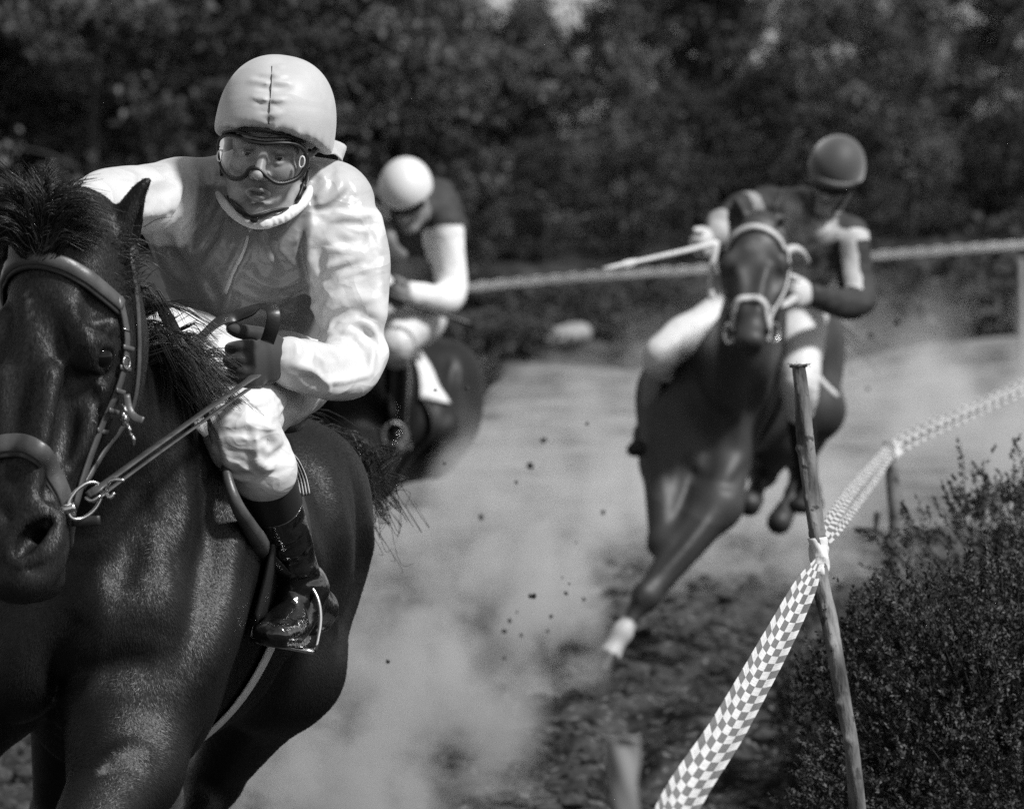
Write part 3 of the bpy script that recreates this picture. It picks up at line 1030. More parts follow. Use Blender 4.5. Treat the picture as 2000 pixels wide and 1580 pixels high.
def tone_map(G, V, star=None, socks=None):
    t = np.ones(len(V))
    if star:
        brk = np.clip(.45 + .8 * np.sin(V[:, 0] * 310 + V[:, 2] * 190) * np.sin(V[:, 1] * 330 - V[:, 2] * 240), 0, 1)
        for (c, r, v) in star:
            d = np.linalg.norm(V - c, axis=1)
            t = t + v * np.exp(-(d / r) ** 4) * brk
    if socks:
        for (a, b, r, v) in socks:
            d, pr = dist_poly(V, [a, b])
            t = np.where((d < r) & (pr > 0.02) & (pr < .98), v, t)
    return t

# ---- the near horse: dark, filling the left of the picture
M1 = frame(402, 757, 11.1, 8.5, 19, pitch=3.5)
toL1 = lambda x, y, d: (np.linalg.inv(M1) @ np.append(P(x, y, d), 1))[:3]
hf1 = head_frame(P(72, 470, 10.15), V3(-.075, -.2, -.97), 27)
hf1['scale'] = 1.04; hf1['fine'] = True
hl = lambda t, n, s=0: hf1['O'] + hf1['h'] * t + hf1['n'] * n + hf1['s'] * s
i1 = np.linalg.inv(M1)
toLw = lambda p: i1[:3, :3] @ p + i1[:3, 3]
neck1 = [(toLw(hl(.06, -.16)), (.062, .1)), (toL1(150, 655, 10.5), (.08, .14)), (toL1(225, 835, 10.75), (.11, .2)), (toL1(283, 975, 10.95), (.155, .28))]
legs1 = {
    'fl': [(.2, .12, 1.15), toL1(248, 1500, 10.72), toL1(110, 1720, 10.35), toL1(60, 2030, 10.3), toL1(20, 2130, 10.25)],
    'fr': [(.2, -.15, 1.15), (.18, -.18, .92), (.42, -.16, .66), (.3, -.16, .42), (.22, -.16, .33)],
    'hl': [(-.78, .13, 1.27), toL1(548, 1300, 11.75), toL1(418, 1520, 12.05), toL1(300, 1850, 11.8), toL1(250, 1990, 11.7)],
    'hr': [(-.78, -.15, 1.25), (-.6, -.17, .98), (-.85, -.15, .62), (-.6, -.14, .32), (-.5, -.14, .2)],
}
ear1 = {1: (P(293, 347, 10.2), V3(.9, -.25, .1), P(222, 515, 10.26)), -1: (P(-62, 330, 10.25), V3(-.9, .2, .1))}
G1 = build_horse_field(M1, hf1, neck1, legs1, .0105, fine=[(0, .66, 1.16, .0062), (1, -.42, .28, .0075), (2, 1.02, 1.9, .0068), (2, -.05, .62, .016), (0, -1.35, -.95, .014)], ears=ear1)
H1 = G1.H
# muscles, veins and creases of the near horse
def hp(G, pix, r, amp, d0=9.3, d1=13.2):
    G.pstroke(pix, r, amp, d0, d1)
for pix, r, a in [
    ([(330, 830), (345, 960), (330, 1090), (300, 1230)], .05, .014), ([(395, 900), (410, 1040), (385, 1180), (350, 1310)], .03, -.014),
    ([(440, 920), (455, 1060), (440, 1200), (400, 1330)], .035, .012), ([(270, 900), (262, 1040), (230, 1170)], .03, -.016),
    ([(180, 1230), (230, 1190), (330, 1160)], .05, .016), ([(120, 1330), (200, 1310), (300, 1290)], .03, -.014), ([(160, 1210), (120, 1290), (90, 1420)], .03, -.018),
    ([(205, 1150), (190, 1290), (165, 1370)], .018, .008), ([(620, 900), (655, 1010), (660, 1120), (640, 1220)], .05, .016),
    ([(690, 930), (708, 1040), (700, 1150), (665, 1260)], .03, -.014), ([(600, 1060), (625, 1160), (610, 1260)], .035, -.014),
    ([(715, 1000), (722, 1090), (705, 1180)], .022, .009), ([(560, 1290), (540, 1350), (480, 1420)], .035, -.012), ([(380, 880), (400, 905), (395, 960)], .014, .007),
    ([(200, 1490), (250, 1465), (290, 1475)], .02, .008), ([(310, 870), (300, 920), (305, 1000)], .012, .006), ([(350, 900), (362, 980), (352, 1070)], .012, .007),
    ([(255, 940), (235, 1010), (240, 1080)], .012, -.006),
]:
    hp(G1, pix, r, a * 1.5)
for pix, r, a in [   # the face: brow folds, the channel beside the nasal bone, veins, wrinkles above the nostril
    ([(80, 590), (95, 640), (120, 690)], .022, -.007), ([(150, 640), (185, 650), (225, 640)], .01, .005), ([(160, 620), (190, 628), (222, 620)], .007, -.004),
    ([(170, 668), (200, 668), (228, 690)], .006, .004), ([(140, 720), (150, 740), (180, 735)], .012, -.005), ([(180, 745), (205, 755), (225, 738)], .007, .004),
    ([(90, 720), (95, 800), (80, 900)], .025, .006), ([(130, 770), (125, 840), (100, 920)], .02, -.008), ([(160, 790), (170, 850), (150, 905)], .02, .006),
    ([(185, 770), (190, 850), (178, 900)], .012, -.006), ([(100, 960), (112, 1000), (108, 1040)], .012, .005), ([(60, 980), (80, 1000), (95, 1015)], .009, .004),
    ([(15, 950), (30, 990), (40, 1020)], .012, .004), ([(45, 1100), (60, 1112), (85, 1095)], .006, -.003), ([(100, 930), (88, 960), (92, 990)], .008, -.004), ([(125, 905), (118, 940), (128, 970)], .008, .004),
]:
    hp(G1, pix, r, a * 1.9, 9.3, 10.6)
# nostrils: a comma-shaped opening with a thick outer rim, mirrored to the far side
nh = G1.hit(58, 1052, 9.3, 10.6)
q_ = nh - H1(0, 0, 0); eh1, en1, es1 = G1.e
nt_, nn_, ns_ = q_ @ eh1 / 1.04, q_ @ en1 / 1.04, q_ @ es1 / 1.04
print("nostril", round(nt_, 3), round(nn_, 3), round(ns_, 3))
for s in (1, -1):
    Hn = lambda a, b, c: H1(nt_ + a, nn_ + b, (ns_ + c) * s)
    G1.tube([Hn(-.045, -.03, .028), Hn(-.05, -.005, .012), Hn(-.02, .008, -.02), Hn(.018, .006, -.032), Hn(.04, 0, -.022)], [.01, .013, .012, .011, .009], k=.02)
    G1.tube([Hn(-.045, -.03, .03), Hn(-.01, -.03, .034), Hn(.025, -.012, .016), Hn(.042, .002, -.012)], [.011, .013, .011, .008], k=.018)
    G1.tube([Hn(-.03, -.018, .02), Hn(-.008, -.006, .004), Hn(.016, .0, -.01), Hn(.028, .002, -.016)], [.012, .0185, .0155, .009], k=.008, mode='-')
    G1.tube([Hn(-.008, -.02, .004), Hn(-.01, -.055, .0)], [.017, .012], k=.006, mode='-')
V1, F1 = G1.mesh(1)
root1 = empty("horse", G1.toW((0, 0, 0)), "dark near horse with black mane galloping at the left edge of the picture", "horse")
st = [G1.hit(55, 592, 9.3, 10.6), G1.hit(50, 575, 9.3, 10.6), G1.hit(56, 612, 9.3, 10.6), G1.hit(52, 672, 9.3, 10.6), G1.hit(203, 1503, 9.3, 11.5), G1.hit(212, 1500, 9.3, 11.5), G1.hit(196, 1508, 9.3, 11.5)]
Vl1 = G1.toL(V1)
t1 = tone_map(G1, Vl1, star=[(p, r, v) for p, r, v in zip(st, (.009, .006, .006, .005, .014, .01, .009), (9, 6, 6, 3, 14, 16, 10)) if p is not None])
# short hair on muzzle and forehead is a shade greyer than the black body
dh, ph = dist_poly(Vl1, [H1(0, -.1), H1(.6, -.06)])
t1 = t1 * (1 + 1.1 * np.exp(-(dh / .14) ** 6))
mk("body", V1, F1, M_COAT, root1, attrs={"tone": t1})
def fur(V, F, n, flow, tone, name, parent, keep, ln=(.005, .0095), wd=.0008):
    """short coat hair: one thin blade per hair, lying along the flow of the coat"""
    A_, B_, C_, D_ = (V[F[:, i]] for i in range(4))
    nr = np.cross(C_ - A_, D_ - B_); ar = np.linalg.norm(nr, axis=1); nr /= ar[:, None] + 1e-12
    ce = (A_ + B_ + C_ + D_) / 4
    k = keep(ce, nr)
    w_ = ar * k
    idx = rng.choice(len(F), n, p=w_ / w_.sum())
    u, v = rng.uniform(0, 1, (n, 1)), rng.uniform(0, 1, (n, 1))
    p = A_[idx] * (1 - u) * (1 - v) + B_[idx] * u * (1 - v) + C_[idx] * u * v + D_[idx] * (1 - u) * v
    N = nr[idx]
    d = flow(p) + rng.normal(0, .22, (n, 3))
    d = d - (d * N).sum(1)[:, None] * N; d /= np.linalg.norm(d, axis=1)[:, None] + 1e-9
    d = d + N * rng.uniform(.1, .3, (n, 1))
    sd = np.cross(d, N); sd /= np.linalg.norm(sd, axis=1)[:, None] + 1e-9
    L = rng.uniform(*ln, (n, 1))
    q = np.stack([p - sd * wd * .5, p + sd * wd * .5, p + d * L + N * .0004], 1).reshape(-1, 3)
    t = np.repeat(tone[F[idx, 0]] * rng.uniform(.5, 1.6, n), 3)
    mk(name, q, np.arange(3 * n).reshape(-1, 3), M_FUR, parent, attrs={"tone": t})
M_FUR = mat("short_coat_hair", 0.0058, 0.42, 0.36, attr="tone")
fwd1, up1_ = M1[:3, 0], M1[:3, 2]
hc0, hc1 = hl(-.05, -.05), hl(.62, -.05)
def flow1(p):
    d, t = dist_poly(p, [hc0, hc1])
    wgt = np.clip((.3 - d) / .12, 0, 1)[:, None] * (p[:, 1] < 10.35)[:, None]
    body = -fwd1 * .75 - up1_ * .65
    return body * (1 - wgt) + (hf1['h'] + .25 * hf1['s'] * np.sign((p - hf1['O']) @ hf1['s'])[:, None]) * wgt
def keep1(c, n):
    v = c - CAM
    v /= np.linalg.norm(v, axis=1)[:, None]
    return ((n * v).sum(1) < .35) & (c[:, 2] > .55) & (c[:, 0] < -.2)
dust_pat = [G1.hit(*q, 9.3, 13) for q in ((335, 940), (300, 1160), (392, 1140), (250, 1330))]
for p, r, v in zip(dust_pat, (.1, .1, .06, .09), (1.1, .9, .8, .6)):
    if p is not None: t1 = t1 + v * np.exp(-(np.linalg.norm(Vl1 - p, axis=1) / r) ** 2)
fur(V1, F1, 460000, flow1, t1, "coat_hair", root1, keep1)
for s in (1, -1):
    c = G1.toW(H1(.191, -.068, .1 * s))
    v, f = sphere(c + hf1['s'] * s * .003, .0245, 28, 18)
    mk("eye", v, tidy(f), M_EYE, root1)

# mane blown back beside the neck, forelock above the brow band
W1 = lambda x, y, d: P(x, y, d)
def mane_fn(i):
    t = rng.uniform(0, 1)
    a = W1(272, 675, 10.62) * (1 - t) + W1(385, 815, 11.0) * t + rng.normal(0, .012, 3)
    if rng.uniform() < .05:
        a = W1(250, 560, 10.5) * (1 - t) + W1(280, 690, 10.65) * t + rng.normal(0, .01, 3)
    ln = rng.uniform(.07, .15) * (1.15 - .3 * t)
    dr = nrm(V3(.85 + rng.normal(0, .13), .25 + rng.normal(0, .22), -.02 + rng.normal(0, .2) - .25 * t))
    b = a + dr * ln * .5 + V3(0, 0, .02)
    c = a + dr * ln + V3(rng.normal(0, .015), 0, -.03 + rng.normal(0, .03))
    return np.array([a - dr * .03, a, b, c])
v, f = clumped(300, 14, mane_fn, .0045, r0=.0012, r1=.0003)
mk("mane", v, f, M_HAIR, root1)
def fore_fn(i):
    u = rng.uniform(-1, 1)
    base = hl(-.01 + .02 * rng.normal(), .006, .012 + .014 * u) + rng.normal(0, .005, 3)
    ang = R(90 - u * 62 + rng.normal(0, 10))
    ln = rng.uniform(.09, .155) * (1.0 - .12 * abs(u))
    dx = V3(math.cos(ang), rng.uniform(-.5, .1), math.sin(ang) * .75)
    b = base + dx * ln * .55 + V3(0, 0, .012)
    c = base + dx * ln + V3(.02 * math.copysign(1, u), .03, -.035 * abs(u) + rng.normal(0, .012))
    return np.array([base, base + dx * ln * .2, b, c])
v, f = clumped(190, 15, fore_fn, .005, r0=.0010, r1=.0003)
def whisk_fn(i):       # wisps behind and below the ear
    a = P(rng.uniform(205, 262), rng.uniform(470, 580), 10.2) + rng.normal(0, .012, 3)
    dr = nrm(V3(.8, .2, rng.normal(.12, .35)))
    ln = rng.uniform(.02, .06)
    return np.array([a, a + dr * ln * .5 + V3(0, 0, .006), a + dr * ln])
v2, f2 = hair(110, whisk_fn, r0=.0011, r1=.0003)
vf, ff = join([(v, f), (v2, f2)])
mk("forelock", vf, ff, M_HAIR, root1)
# tail streaming out behind the quarters
td = G1.toW((-1.06, 0, 1.42))
def tail_fn(i):
    a = td + rng.normal(0, .02, 3)
    j = lambda k: rng.normal(0, k, 3) * V3(.5, 1, .7)
    e = P(rng.uniform(722, 785), rng.uniform(890, 1010), 12.9) + j(.04)
    if rng.uniform() < .06:
        e = P(rng.uniform(750, 812), rng.uniform(1030, 1150), 12.8)
    return np.array([a, P(625, 850, 12.65) + j(.03), P(700, rng.uniform(880, 930), 12.85) + j(.04), e * .75 + P(700, 960, 12.85) * .25 + j(.05), e])
v, f = clumped(70, 4, tail_fn, .008, r0=.0014, r1=.0004, seg=10)
mk("tail", v, f, M_HAIR, root1)

# ---- the bay horse on the right, coming round the bend
M3 = frame(1478, 560, 23.0, 15, 21)
i3 = np.linalg.inv(M3)
toL3 = lambda x, y, d: (i3 @ np.append(P(x, y, d), 1))[:3]
hf3 = head_frame(P(1474, 438, 21.85), V3(-.07, -.6, -.8), 8)
hf3['scale'] = .9; hf3['wide'] = 1.25
hl3 = lambda t, n, s=0: hf3['O'] + hf3['h'] * t + hf3['n'] * n + hf3['s'] * s
l3 = lambda p: i3[:3, :3] @ p + i3[:3, 3]
neck3 = [(l3(hl3(.03, -.16)), (.075, .12)), (toL3(1476, 545, 22.2), (.095, .17)), (toL3(1462, 650, 22.45), (.13, .23)), (toL3(1440, 720, 22.75), (.17, .28))]
legs3 = {
    'fr': [(.24, -.13, 1.1), toL3(1300, 900, 22.7), toL3(1292, 1060, 22.5), toL3(1300, 1130, 22.85), toL3(1306, 1085, 22.95)],
    'fl': [(.24, .13, 1.08), toL3(1400, 985, 22.6), toL3(1262, 1165, 22.35), toL3(1214, 1236, 22.3), toL3(1197, 1268, 22.27)],
    'hl': [(-.78, .15, 1.25), toL3(1590, 800, 23.6), toL3(1562, 900, 24.0), toL3(1552, 965, 23.85), toL3(1528, 1008, 23.75)],
    'hr': [(-.78, -.15, 1.2), toL3(1520, 850, 23.6), toL3(1490, 925, 23.9), toL3(1470, 975, 23.7), toL3(1462, 985, 23.5)],
}
ear3 = {1: (P(1527, 425, 21.85), V3(.3, -.5, .2)), -1: (P(1437, 388, 21.85), V3(-.3, -.8, .2))}
G3 = build_horse_field(M3, hf3, neck3, legs3, .015, fine=[(0, .72, 1.3, .011)], ears=ear3, lo=(-1.3, -.65, -.1))
for pix, r, a in [([(1300, 760), (1330, 850), (1360, 900)], .05, .026), ([(1390, 740), (1385, 850), (1378, 940)], .03, -.03), ([(1440, 800), (1450, 880), (1420, 930)], .05, .024),
                  ([(1350, 720), (1385, 790), (1430, 830)], .04, -.016), ([(1500, 700), (1490, 800), (1470, 880)], .05, .018), ([(1285, 800), (1300, 900), (1310, 960)], .022, -.016),
                  ([(1335, 905), (1360, 930), (1385, 935)], .02, -.02), ([(1400, 940), (1430, 945), (1465, 900)], .02, -.018), ([(1395, 1000), (1350, 1060), (1300, 1110)], .022, .014),
                  ([(1375, 985), (1330, 1050), (1285, 1110)], .015, -.012), ([(1270, 1130), (1250, 1160), (1240, 1185)], .02, .012), ([(1410, 660), (1400, 740), (1395, 800)], .03, .014), ([(1460, 680), (1470, 760), (1465, 820)], .03, -.012)]:
    hp(G3, pix, r, a, 21, 25)
V_, F_ = G3.mesh(2)
Vl = G3.toL(V_)
root3 = empty("horse", G3.toW((0, 0, 0)), "bay horse with a pale sock leaning round the bend on the right", "horse")
sock = [np.asarray(q) for q in legs3['fl']]
t3 = tone_map(G3, Vl, star=[(G3.hit(1470, 478, 20, 23), .03, 2.5)] if G3.hit(1470, 478, 20, 23) is not None else None,
              socks=[(sock[2] * .32 + sock[3] * .68, sock[3] + nrm(sock[4] - sock[3]) * .12, .09, 8.0)])
dd, pp = dist_poly(Vl, [sock[2], sock[3], sock[3] + nrm(sock[4] - sock[3]) * .185])
hoofm = (dd < .1) & (pp > 1.56)
t3[hoofm] = .35
muz, _ = dist_poly(Vl, [G3.H(.5, -.04), G3.H(.6, -.05)])
t3 = np.where(muz < .09, t3 * 0.8, t3)
lowleg = Vl[:, 2] < .72
t3 = np.where(lowleg & (t3 < 3), t3 * .6, t3)
mk("body", V_, F_, M_COAT_BAY, root3, attrs={"tone": t3})
for s in (1, -1):
    v, f = sphere(G3.toW(G3.H(.19, -.07, .098 * s)), .022, 16, 10)
    mk("eye", v, tidy(f), M_EYE, root3)
for s in (1, -1):
    v, f = sphere(G3.toW(G3.H(.535, -.035, .06 * s)), (.013, .012, .017), 10, 8)
    mk("nostril", v, tidy(f), M_BLACK, root3)
def mane3_fn(i):
    t = rng.uniform(0, 1)
    a = P(1462, 436, 21.85) * (1 - t) + P(1490, 540, 22.5) * t + rng.normal(0, .012, 3)
    dr = nrm(V3(rng.normal(.5, .5), .6, .5))
    return np.array([a, a + dr * .05, a + dr * rng.uniform(.08, .13) + V3(.03, 0, -.02)])
v, f = hair(300, mane3_fn, r0=.004, r1=.001)
mk("mane", v, f, M_HAIR, root3)
def tail3_fn(i):
    a = G3.toW((-1.05, 0, 1.4)) + rng.normal(0, .02, 3)
    e = a + V3(.12, .6, -.15) + rng.normal(0, .08, 3)
    return np.array([a, a * .5 + e * .5 + V3(0, 0, .08), e])
v, f = hair(160, tail3_fn, r0=.004, r1=.001)
mk("tail", v, f, M_HAIR, root3)

# ---- the horse half hidden behind the near rider
M2 = frame(745, 640, 25.0, 17, 15, pitch=2)
i2 = np.linalg.inv(M2)
toL2 = lambda x, y, d: (i2 @ np.append(P(x, y, d), 1))[:3]
hf2 = head_frame(P(560, 520, 24.0), V3(-.5, -.3, -.8), 40)
hl2 = lambda t, n, s=0: hf2['O'] + hf2['h'] * t + hf2['n'] * n + hf2['s'] * s
l2 = lambda p: i2[:3, :3] @ p + i2[:3, 3]
neck2 = [(l2(hl2(.03, -.16)), (.075, .12)), (toL2(620, 620, 24.3), (.1, .18)), (toL2(660, 700, 24.6), (.14, .25)), (toL2(690, 760, 24.8), (.18, .29))]
legs2 = {
    'fl': [(.24, .13, 1.1), toL2(690, 890, 24.5), toL2(600, 960, 24.2), toL2(600, 1080, 24.4), toL2(590, 1130, 24.4)],
    'fr': [(.24, -.13, 1.1), toL2(600, 900, 24.7), toL2(520, 1000, 24.4), toL2(480, 1120, 24.3), toL2(470, 1170, 24.3)],
    'hl': [(-.78, .15, 1.22), toL2(842, 835, 25.2), toL2(802, 905, 25.5), toL2(742, 876, 25.2), toL2(722, 935, 25.1)],
    'hr': [(-.78, -.15, 1.22), toL2(800, 860, 25.4), toL2(745, 950, 25.7), toL2(690, 990, 25.5), toL2(665, 1030, 25.4)],
}
ear2 = {1: (P(590, 470, 24.05), V3(.3, -.5, .2)), -1: (P(545, 465, 24.1), V3(-.3, -.8, .2))}
G2 = build_horse_field(M2, hf2, neck2, legs2, .017, ears=ear2, lo=(-1.3, -.65, -.1))
for pix, r, a in [([(885, 640), (905, 720), (895, 800)], .03, .02), ([(868, 660), (880, 740), (870, 820)], .03, -.025), ([(830, 780), (815, 850), (780, 900)], .04, .015)]:
    hp(G2, pix, r, a, 23, 27)
V_, F_ = G2.mesh(2)
Vl = G2.toL(V_)
root2 = empty("horse", G2.toW((0, 0, 0)), "dark horse with a white hind sock, half hidden behind the near rider", "horse")
lg = [np.asarray(q) for q in legs2['hl']]
t2 = tone_map(G2, Vl, socks=[(lg[2] * .6 + lg[3] * .4, lg[3] + (lg[3] - lg[2]) * .3, .1, 55.0)])
mk("body", V_, F_, M_COAT_DARK, root2, attrs={"tone": t2})
def tail2_fn(i):
    a = G2.toW((-1.06, 0, 1.42)) + rng.normal(0, .02, 3)
    e = P(rng.uniform(935, 975), rng.uniform(705, 735), 26.2) + rng.normal(0, .03, 3)
    m = a * .45 + e * .55 + V3(0, 0, -.1 + rng.normal(0, .03))
    return np.array([a, m, e])
v, f = hair(240, tail2_fn, r0=.006, r1=.002)
mk("tail", v, f, M_HAIR, root2)
print("horses", round(time.time() - T0, 1))
# ================================================================== riders
def head_axes(roll, yaw, pitch):
    r, y, p = R(roll), R(yaw), R(pitch)
    f = V3(-math.sin(y) * math.cos(p), -math.cos(y) * math.cos(p), -math.sin(p))
    z = V3(math.sin(r), 0, math.cos(r))
    yb = -f
    z = nrm(z - (z @ yb) * yb)
    x = np.cross(yb, z)
    return np.stack([x, yb, z])          # rows: right, back, up

def add_head(G, c, A, sc=1.0, fine=True):
    h = lambda x, y, z: c + (A[0] * x + A[1] * y + A[2] * z) * sc
    E = lambda q, r, k, m='+': G.ell(h(*q), np.asarray(r) * sc, k * sc, m, rot=A)
    T = lambda q, r, k, m='+': G.tube([h(*a) for a in q], np.asarray(r) * sc, k=k * sc, mode=m, n=4)
    E((0, .03, .05), (.075, .095, .085), .03)
    E((0, -.012, -.02), (.062, .074, .085), .03)
    E((0, -.035, .03), (.06, .05, .045), .03)
    for s in (1, -1):
        T([(.058 * s, .02, -.04), (.05 * s, -.008, -.076), (.02 * s, -.062, -.112)], [.023, .022, .019], .03)
        E((.039 * s, -.056, -.024), (.025, .027, .024), .03)
        T([(.012 * s, -.088, .024), (.034 * s, -.085, .03), (.054 * s, -.064, .018)], [.011, .012, .01], .02)
        if fine:
            E((.032 * s, -.099, .003), (.024, .019, .0155), .012, '-')
            T([(.015 * s, -.078, .002), (.03 * s, -.0885, .012), (.048 * s, -.074, .002)], [.0035, .0048, .0035], .006)
            T([(.016 * s, -.078, .0), (.031 * s, -.086, -.009), (.047 * s, -.073, -.001)], [.0035, .0045, .0035], .006)
        E((.013 * s, -.097, -.037), (.0085, .012, .0085), .008)
    T([(0, -.08, .018), (0, -.092, .0), (0, -.106, -.024), (0, -.111, -.034)], [.0095, .009, .0105, .0125], .014)
    E((0, -.07, -.116), (.024, .019, .018), .02)
    if fine:
        for s in (1, -1):
            E((.0065 * s, -.109, -.0425), (.0042, .006, .004), .004, '-')
        T([(-.022, -.082, -.071), (-.008, -.0955, -.0645), (0, -.0955, -.0662), (.008, -.0955, -.0645), (.022, -.082, -.071)], [.0036, .006, .0053, .006, .0036], .008)
        T([(-.018, -.083, -.0775), (0, -.0955, -.083), (.018, -.083, -.0775)], [.0048, .0074, .0048], .008)
        T([(-.017, -.091, -.0725), (0, -.1025, -.0733), (.017, -.091, -.0725)], [.002, .0052, .002], .003, '-')
    T([(0, .03, -.05), (0, .075, -.14)], [.054, .055], .03)
    return h

def fist(G, wrist, a, t, curl, sc=1.0, k=.006):
    """a closed hand: a points wrist to knuckles, t to the thumb side, curl to where the fingers fold"""
    a, t = nrm(a), nrm(t)
    t = nrm(t - (t @ a) * a)
    c = np.cross(a, t)
    if c @ np.asarray(curl) < 0: c = -c
    q = lambda x, y, z: wrist + (a * x + t * y + c * z) * sc
    G.tube([wrist - a * .03, wrist, q(.04, .002, .006)], [(.03, .024), (.031, .022), (.04, .024)], k=.01, u=t)
    G.tube([q(.035, 0, .005), q(.085, 0, .004)], [(.041, .02), (.044, .019)], k=.012, u=t)
    for i, y in enumerate((.034, .0115, -.0115, -.033)):
        L = (.97, 1.06, 1.0, .84)[i]
        dx = (0, .005, 0, -.009)[i]
        rr = (.0125, .013, .0125, .0112)[i]
        G.tube([q(.078 + dx, y, .002), q(.098 + dx, y * 1.02, .006), q(.104 + dx, y * 1.02, .022 * L), q(.098 + dx, y * .98, .043 * L),
                q(.08 + dx, y * .95, .054 * L), q(.06 + dx, y * .93, .046 * L), q(.052 + dx, y * .92, .03)], [rr, rr * 1.04, rr, rr, rr * .98, rr * .94, rr * .9], k=k, n=3)
    G.tube([q(.012, .026, .01), q(.035, .047, .02), q(.06, .058, .03), q(.082, .066, .034), q(.094, .071, .036)], [.019, .018, .0155, .0142, .011], k=.008)

def helmet_dome(c, A, r, zr, tilt=0.0, h=.006, seam=True):
    """a round jockey cap: an upper shell cut off along a plane and rolled under at the rim"""
    r = np.asarray(r)
    G = SDF(c - r.max() * 1.35, c + r.max() * 1.35, h)
    hh = lambda x, y, z: c + A[0] * x + A[1] * y + A[2] * z
    return G, hh

def rider(cfg):
    """body and clothes of one jockey; returns the fields that tack and folds are laid on"""
    root = empty("person", cfg['base'], cfg['label'], "jockey")
    out = dict(root=root)
    A = head_axes(*cfg['rot']); c = np.asarray(cfg['head'])
    out['A'], out['c'] = A, c
    hv = cfg['h']
    arms, legs = cfg['arms'], cfg['legs']
    tors = cfg['torso']
    allp = [np.asarray(q[0]) for q in tors] + [np.asarray(q) for a in arms for q in a['p']] + [np.asarray(q) for l in legs for q in l['p']] + [c + A[2] * .15]
    lo, hi = np.min(allp, 0) - .2, np.max(allp, 0) + .2
    # body under the clothes: one continuous surface
    fn = cfg.get('hface', hv)
    G = SDF(lo, hi, max(hv * 1.6, .009), fine=[(0, c[0] - .11, c[0] + .11, fn), (1, c[1] - .13, c[1] + .06, fn), (2, c[2] - .16, c[2] + .1, fn)])
    h = add_head(G, c, A, 1.0, cfg.get('fine', False))
    out['h'] = h
    u = cfg['lateral']
    G.tube([h(0, .07, -.12)] + [np.asarray(q[0]) + V3(0, .035, 0) for q in tors], [(.05, .05)] + [(max(.03, q[1][0] - .045), max(.03, q[1][1] - .05)) for q in tors], k=.03, u=u)
    for a in arms:
        rr = [.045, .036, .026, .03]
        G.tube(a['p'][:3], rr[:3], k=.02)
    for l in legs:
        G.tube(l['p'][:3], [.075, .05, .035], k=.03)
        G.tube([l['p'][2], np.asarray(l['p'][4]) * .4 + np.asarray(l['p'][3]) * .6], [.03, .018], k=.02)
    V, F = G.mesh(1)
    vl = (V - c) @ A.T
    tone = np.ones(len(V))
    lips = np.exp(-((vl[:, 0] / .019) ** 4 + ((vl[:, 2] + .0735) / .0105) ** 4)) * (vl[:, 1] < -.07)
    tone *= 1 - .5 * lips
    for s in (1, -1):   # eyebrows and lashes
        tone *= 1 - .8 * np.exp(-(((vl[:, 0] - .034 * s) / .02) ** 4 + ((vl[:, 2] - .0265 + .1 * abs(0)) / .006) ** 2)) * (vl[:, 1] < -.05)
        tone *= 1 - .6 * np.exp(-(((vl[:, 0] - .032 * s) / .017) ** 4 + ((vl[:, 2] - .009) / .003) ** 2)) * (vl[:, 1] < -.05)
    tone *= 1 - .3 * np.exp(-(((vl[:, 0]) / .03) ** 2 + ((vl[:, 2] + .098) / .016) ** 2)) * (vl[:, 1] < -.04) * (1 if cfg.get('fine') else 0)
    mk("body", V, F, cfg.get('skin', M_SKIN), root, attrs={"tone": tone})
    out['body'] = G
    # silks
    S = SDF(lo, hi, hv)
    S.tube([q[0] for q in tors], [q[1] for q in tors], k=.03, u=u, n=5)
    for a in arms:
        S.tube(a['p'][:3], a['r'][:3], k=.05, n=5)
        if a.get('arm_end', True):
            ee = nrm(np.asarray(a['p'][2]) - np.asarray(a['p'][1])); S.tube([a['p'][2], np.asarray(a['p'][2]) + ee * .012], [a['r'][2], a['r'][2] * .8], k=.01)
    out['silks'] = S
    # breeches
    B = SDF(lo, hi, hv)
    hip = [np.asarray(l['p'][0]) for l in legs]
    B.tube([tors[-1][0], np.asarray(tors[-1][0]) * .45 + np.mean(hip, 0) * .55], [(tors[-1][1][0] + .004, tors[-1][1][1] + .004)] * 2, k=.03, u=u)
    for l in legs:
        B.tube(l['p'][:2] + [l['cuff']], l['r'][:3], k=.05, n=5)
    out['breeches'] = B
    return out

def boot_field(l, h):
    p = [np.asarray(q) for q in l['p']]
    kn, ank, toe, heel = p[1], p[2], p[3], p[4]
    top = np.asarray(l['cuff'])
    lo, hi = np.min([top, ank, toe, heel], 0) - .12, np.max([top, ank, toe, heel], 0) + .12
    G = SDF(lo, hi, h)
    dn = nrm(ank - top)
    G.tube([top - dn * .0, top * .6 + ank * .4, top * .15 + ank * .85, ank], [l['br'][0], l['br'][1], l['br'][2], l['br'][2]], k=.02)
    G.tube([ank, heel], [.04, .034], k=.03)
    G.tube([ank, heel * .3 + toe * .7], [.043, .03], k=.03)
    ball = heel * .32 + toe * .68
    up = nrm(ank - heel)
    fw = nrm(toe - heel); side = nrm(np.cross(fw, up)); up = np.cross(side, fw)
    G.tube([heel + up * .005, heel * .6 + toe * .4 + up * .012, ball, toe], [(.032, .034), (.036, .036), (.045, .032), (.036, .024)], k=.03, u=side)
    # sole and heel block
    G.tube([heel - up * .03, heel * .75 + toe * .25 - up * .028], [(.031, .014), (.031, .012)], k=.006, u=side, cap=.5)
    G.tube([ball * .7 + heel * .3 - up * .026, ball - up * .03, toe - up * .018], [(.036, .007), (.047, .007), (.036, .007)], k=.004, u=side)
    return G, (up, fw, side, ball)

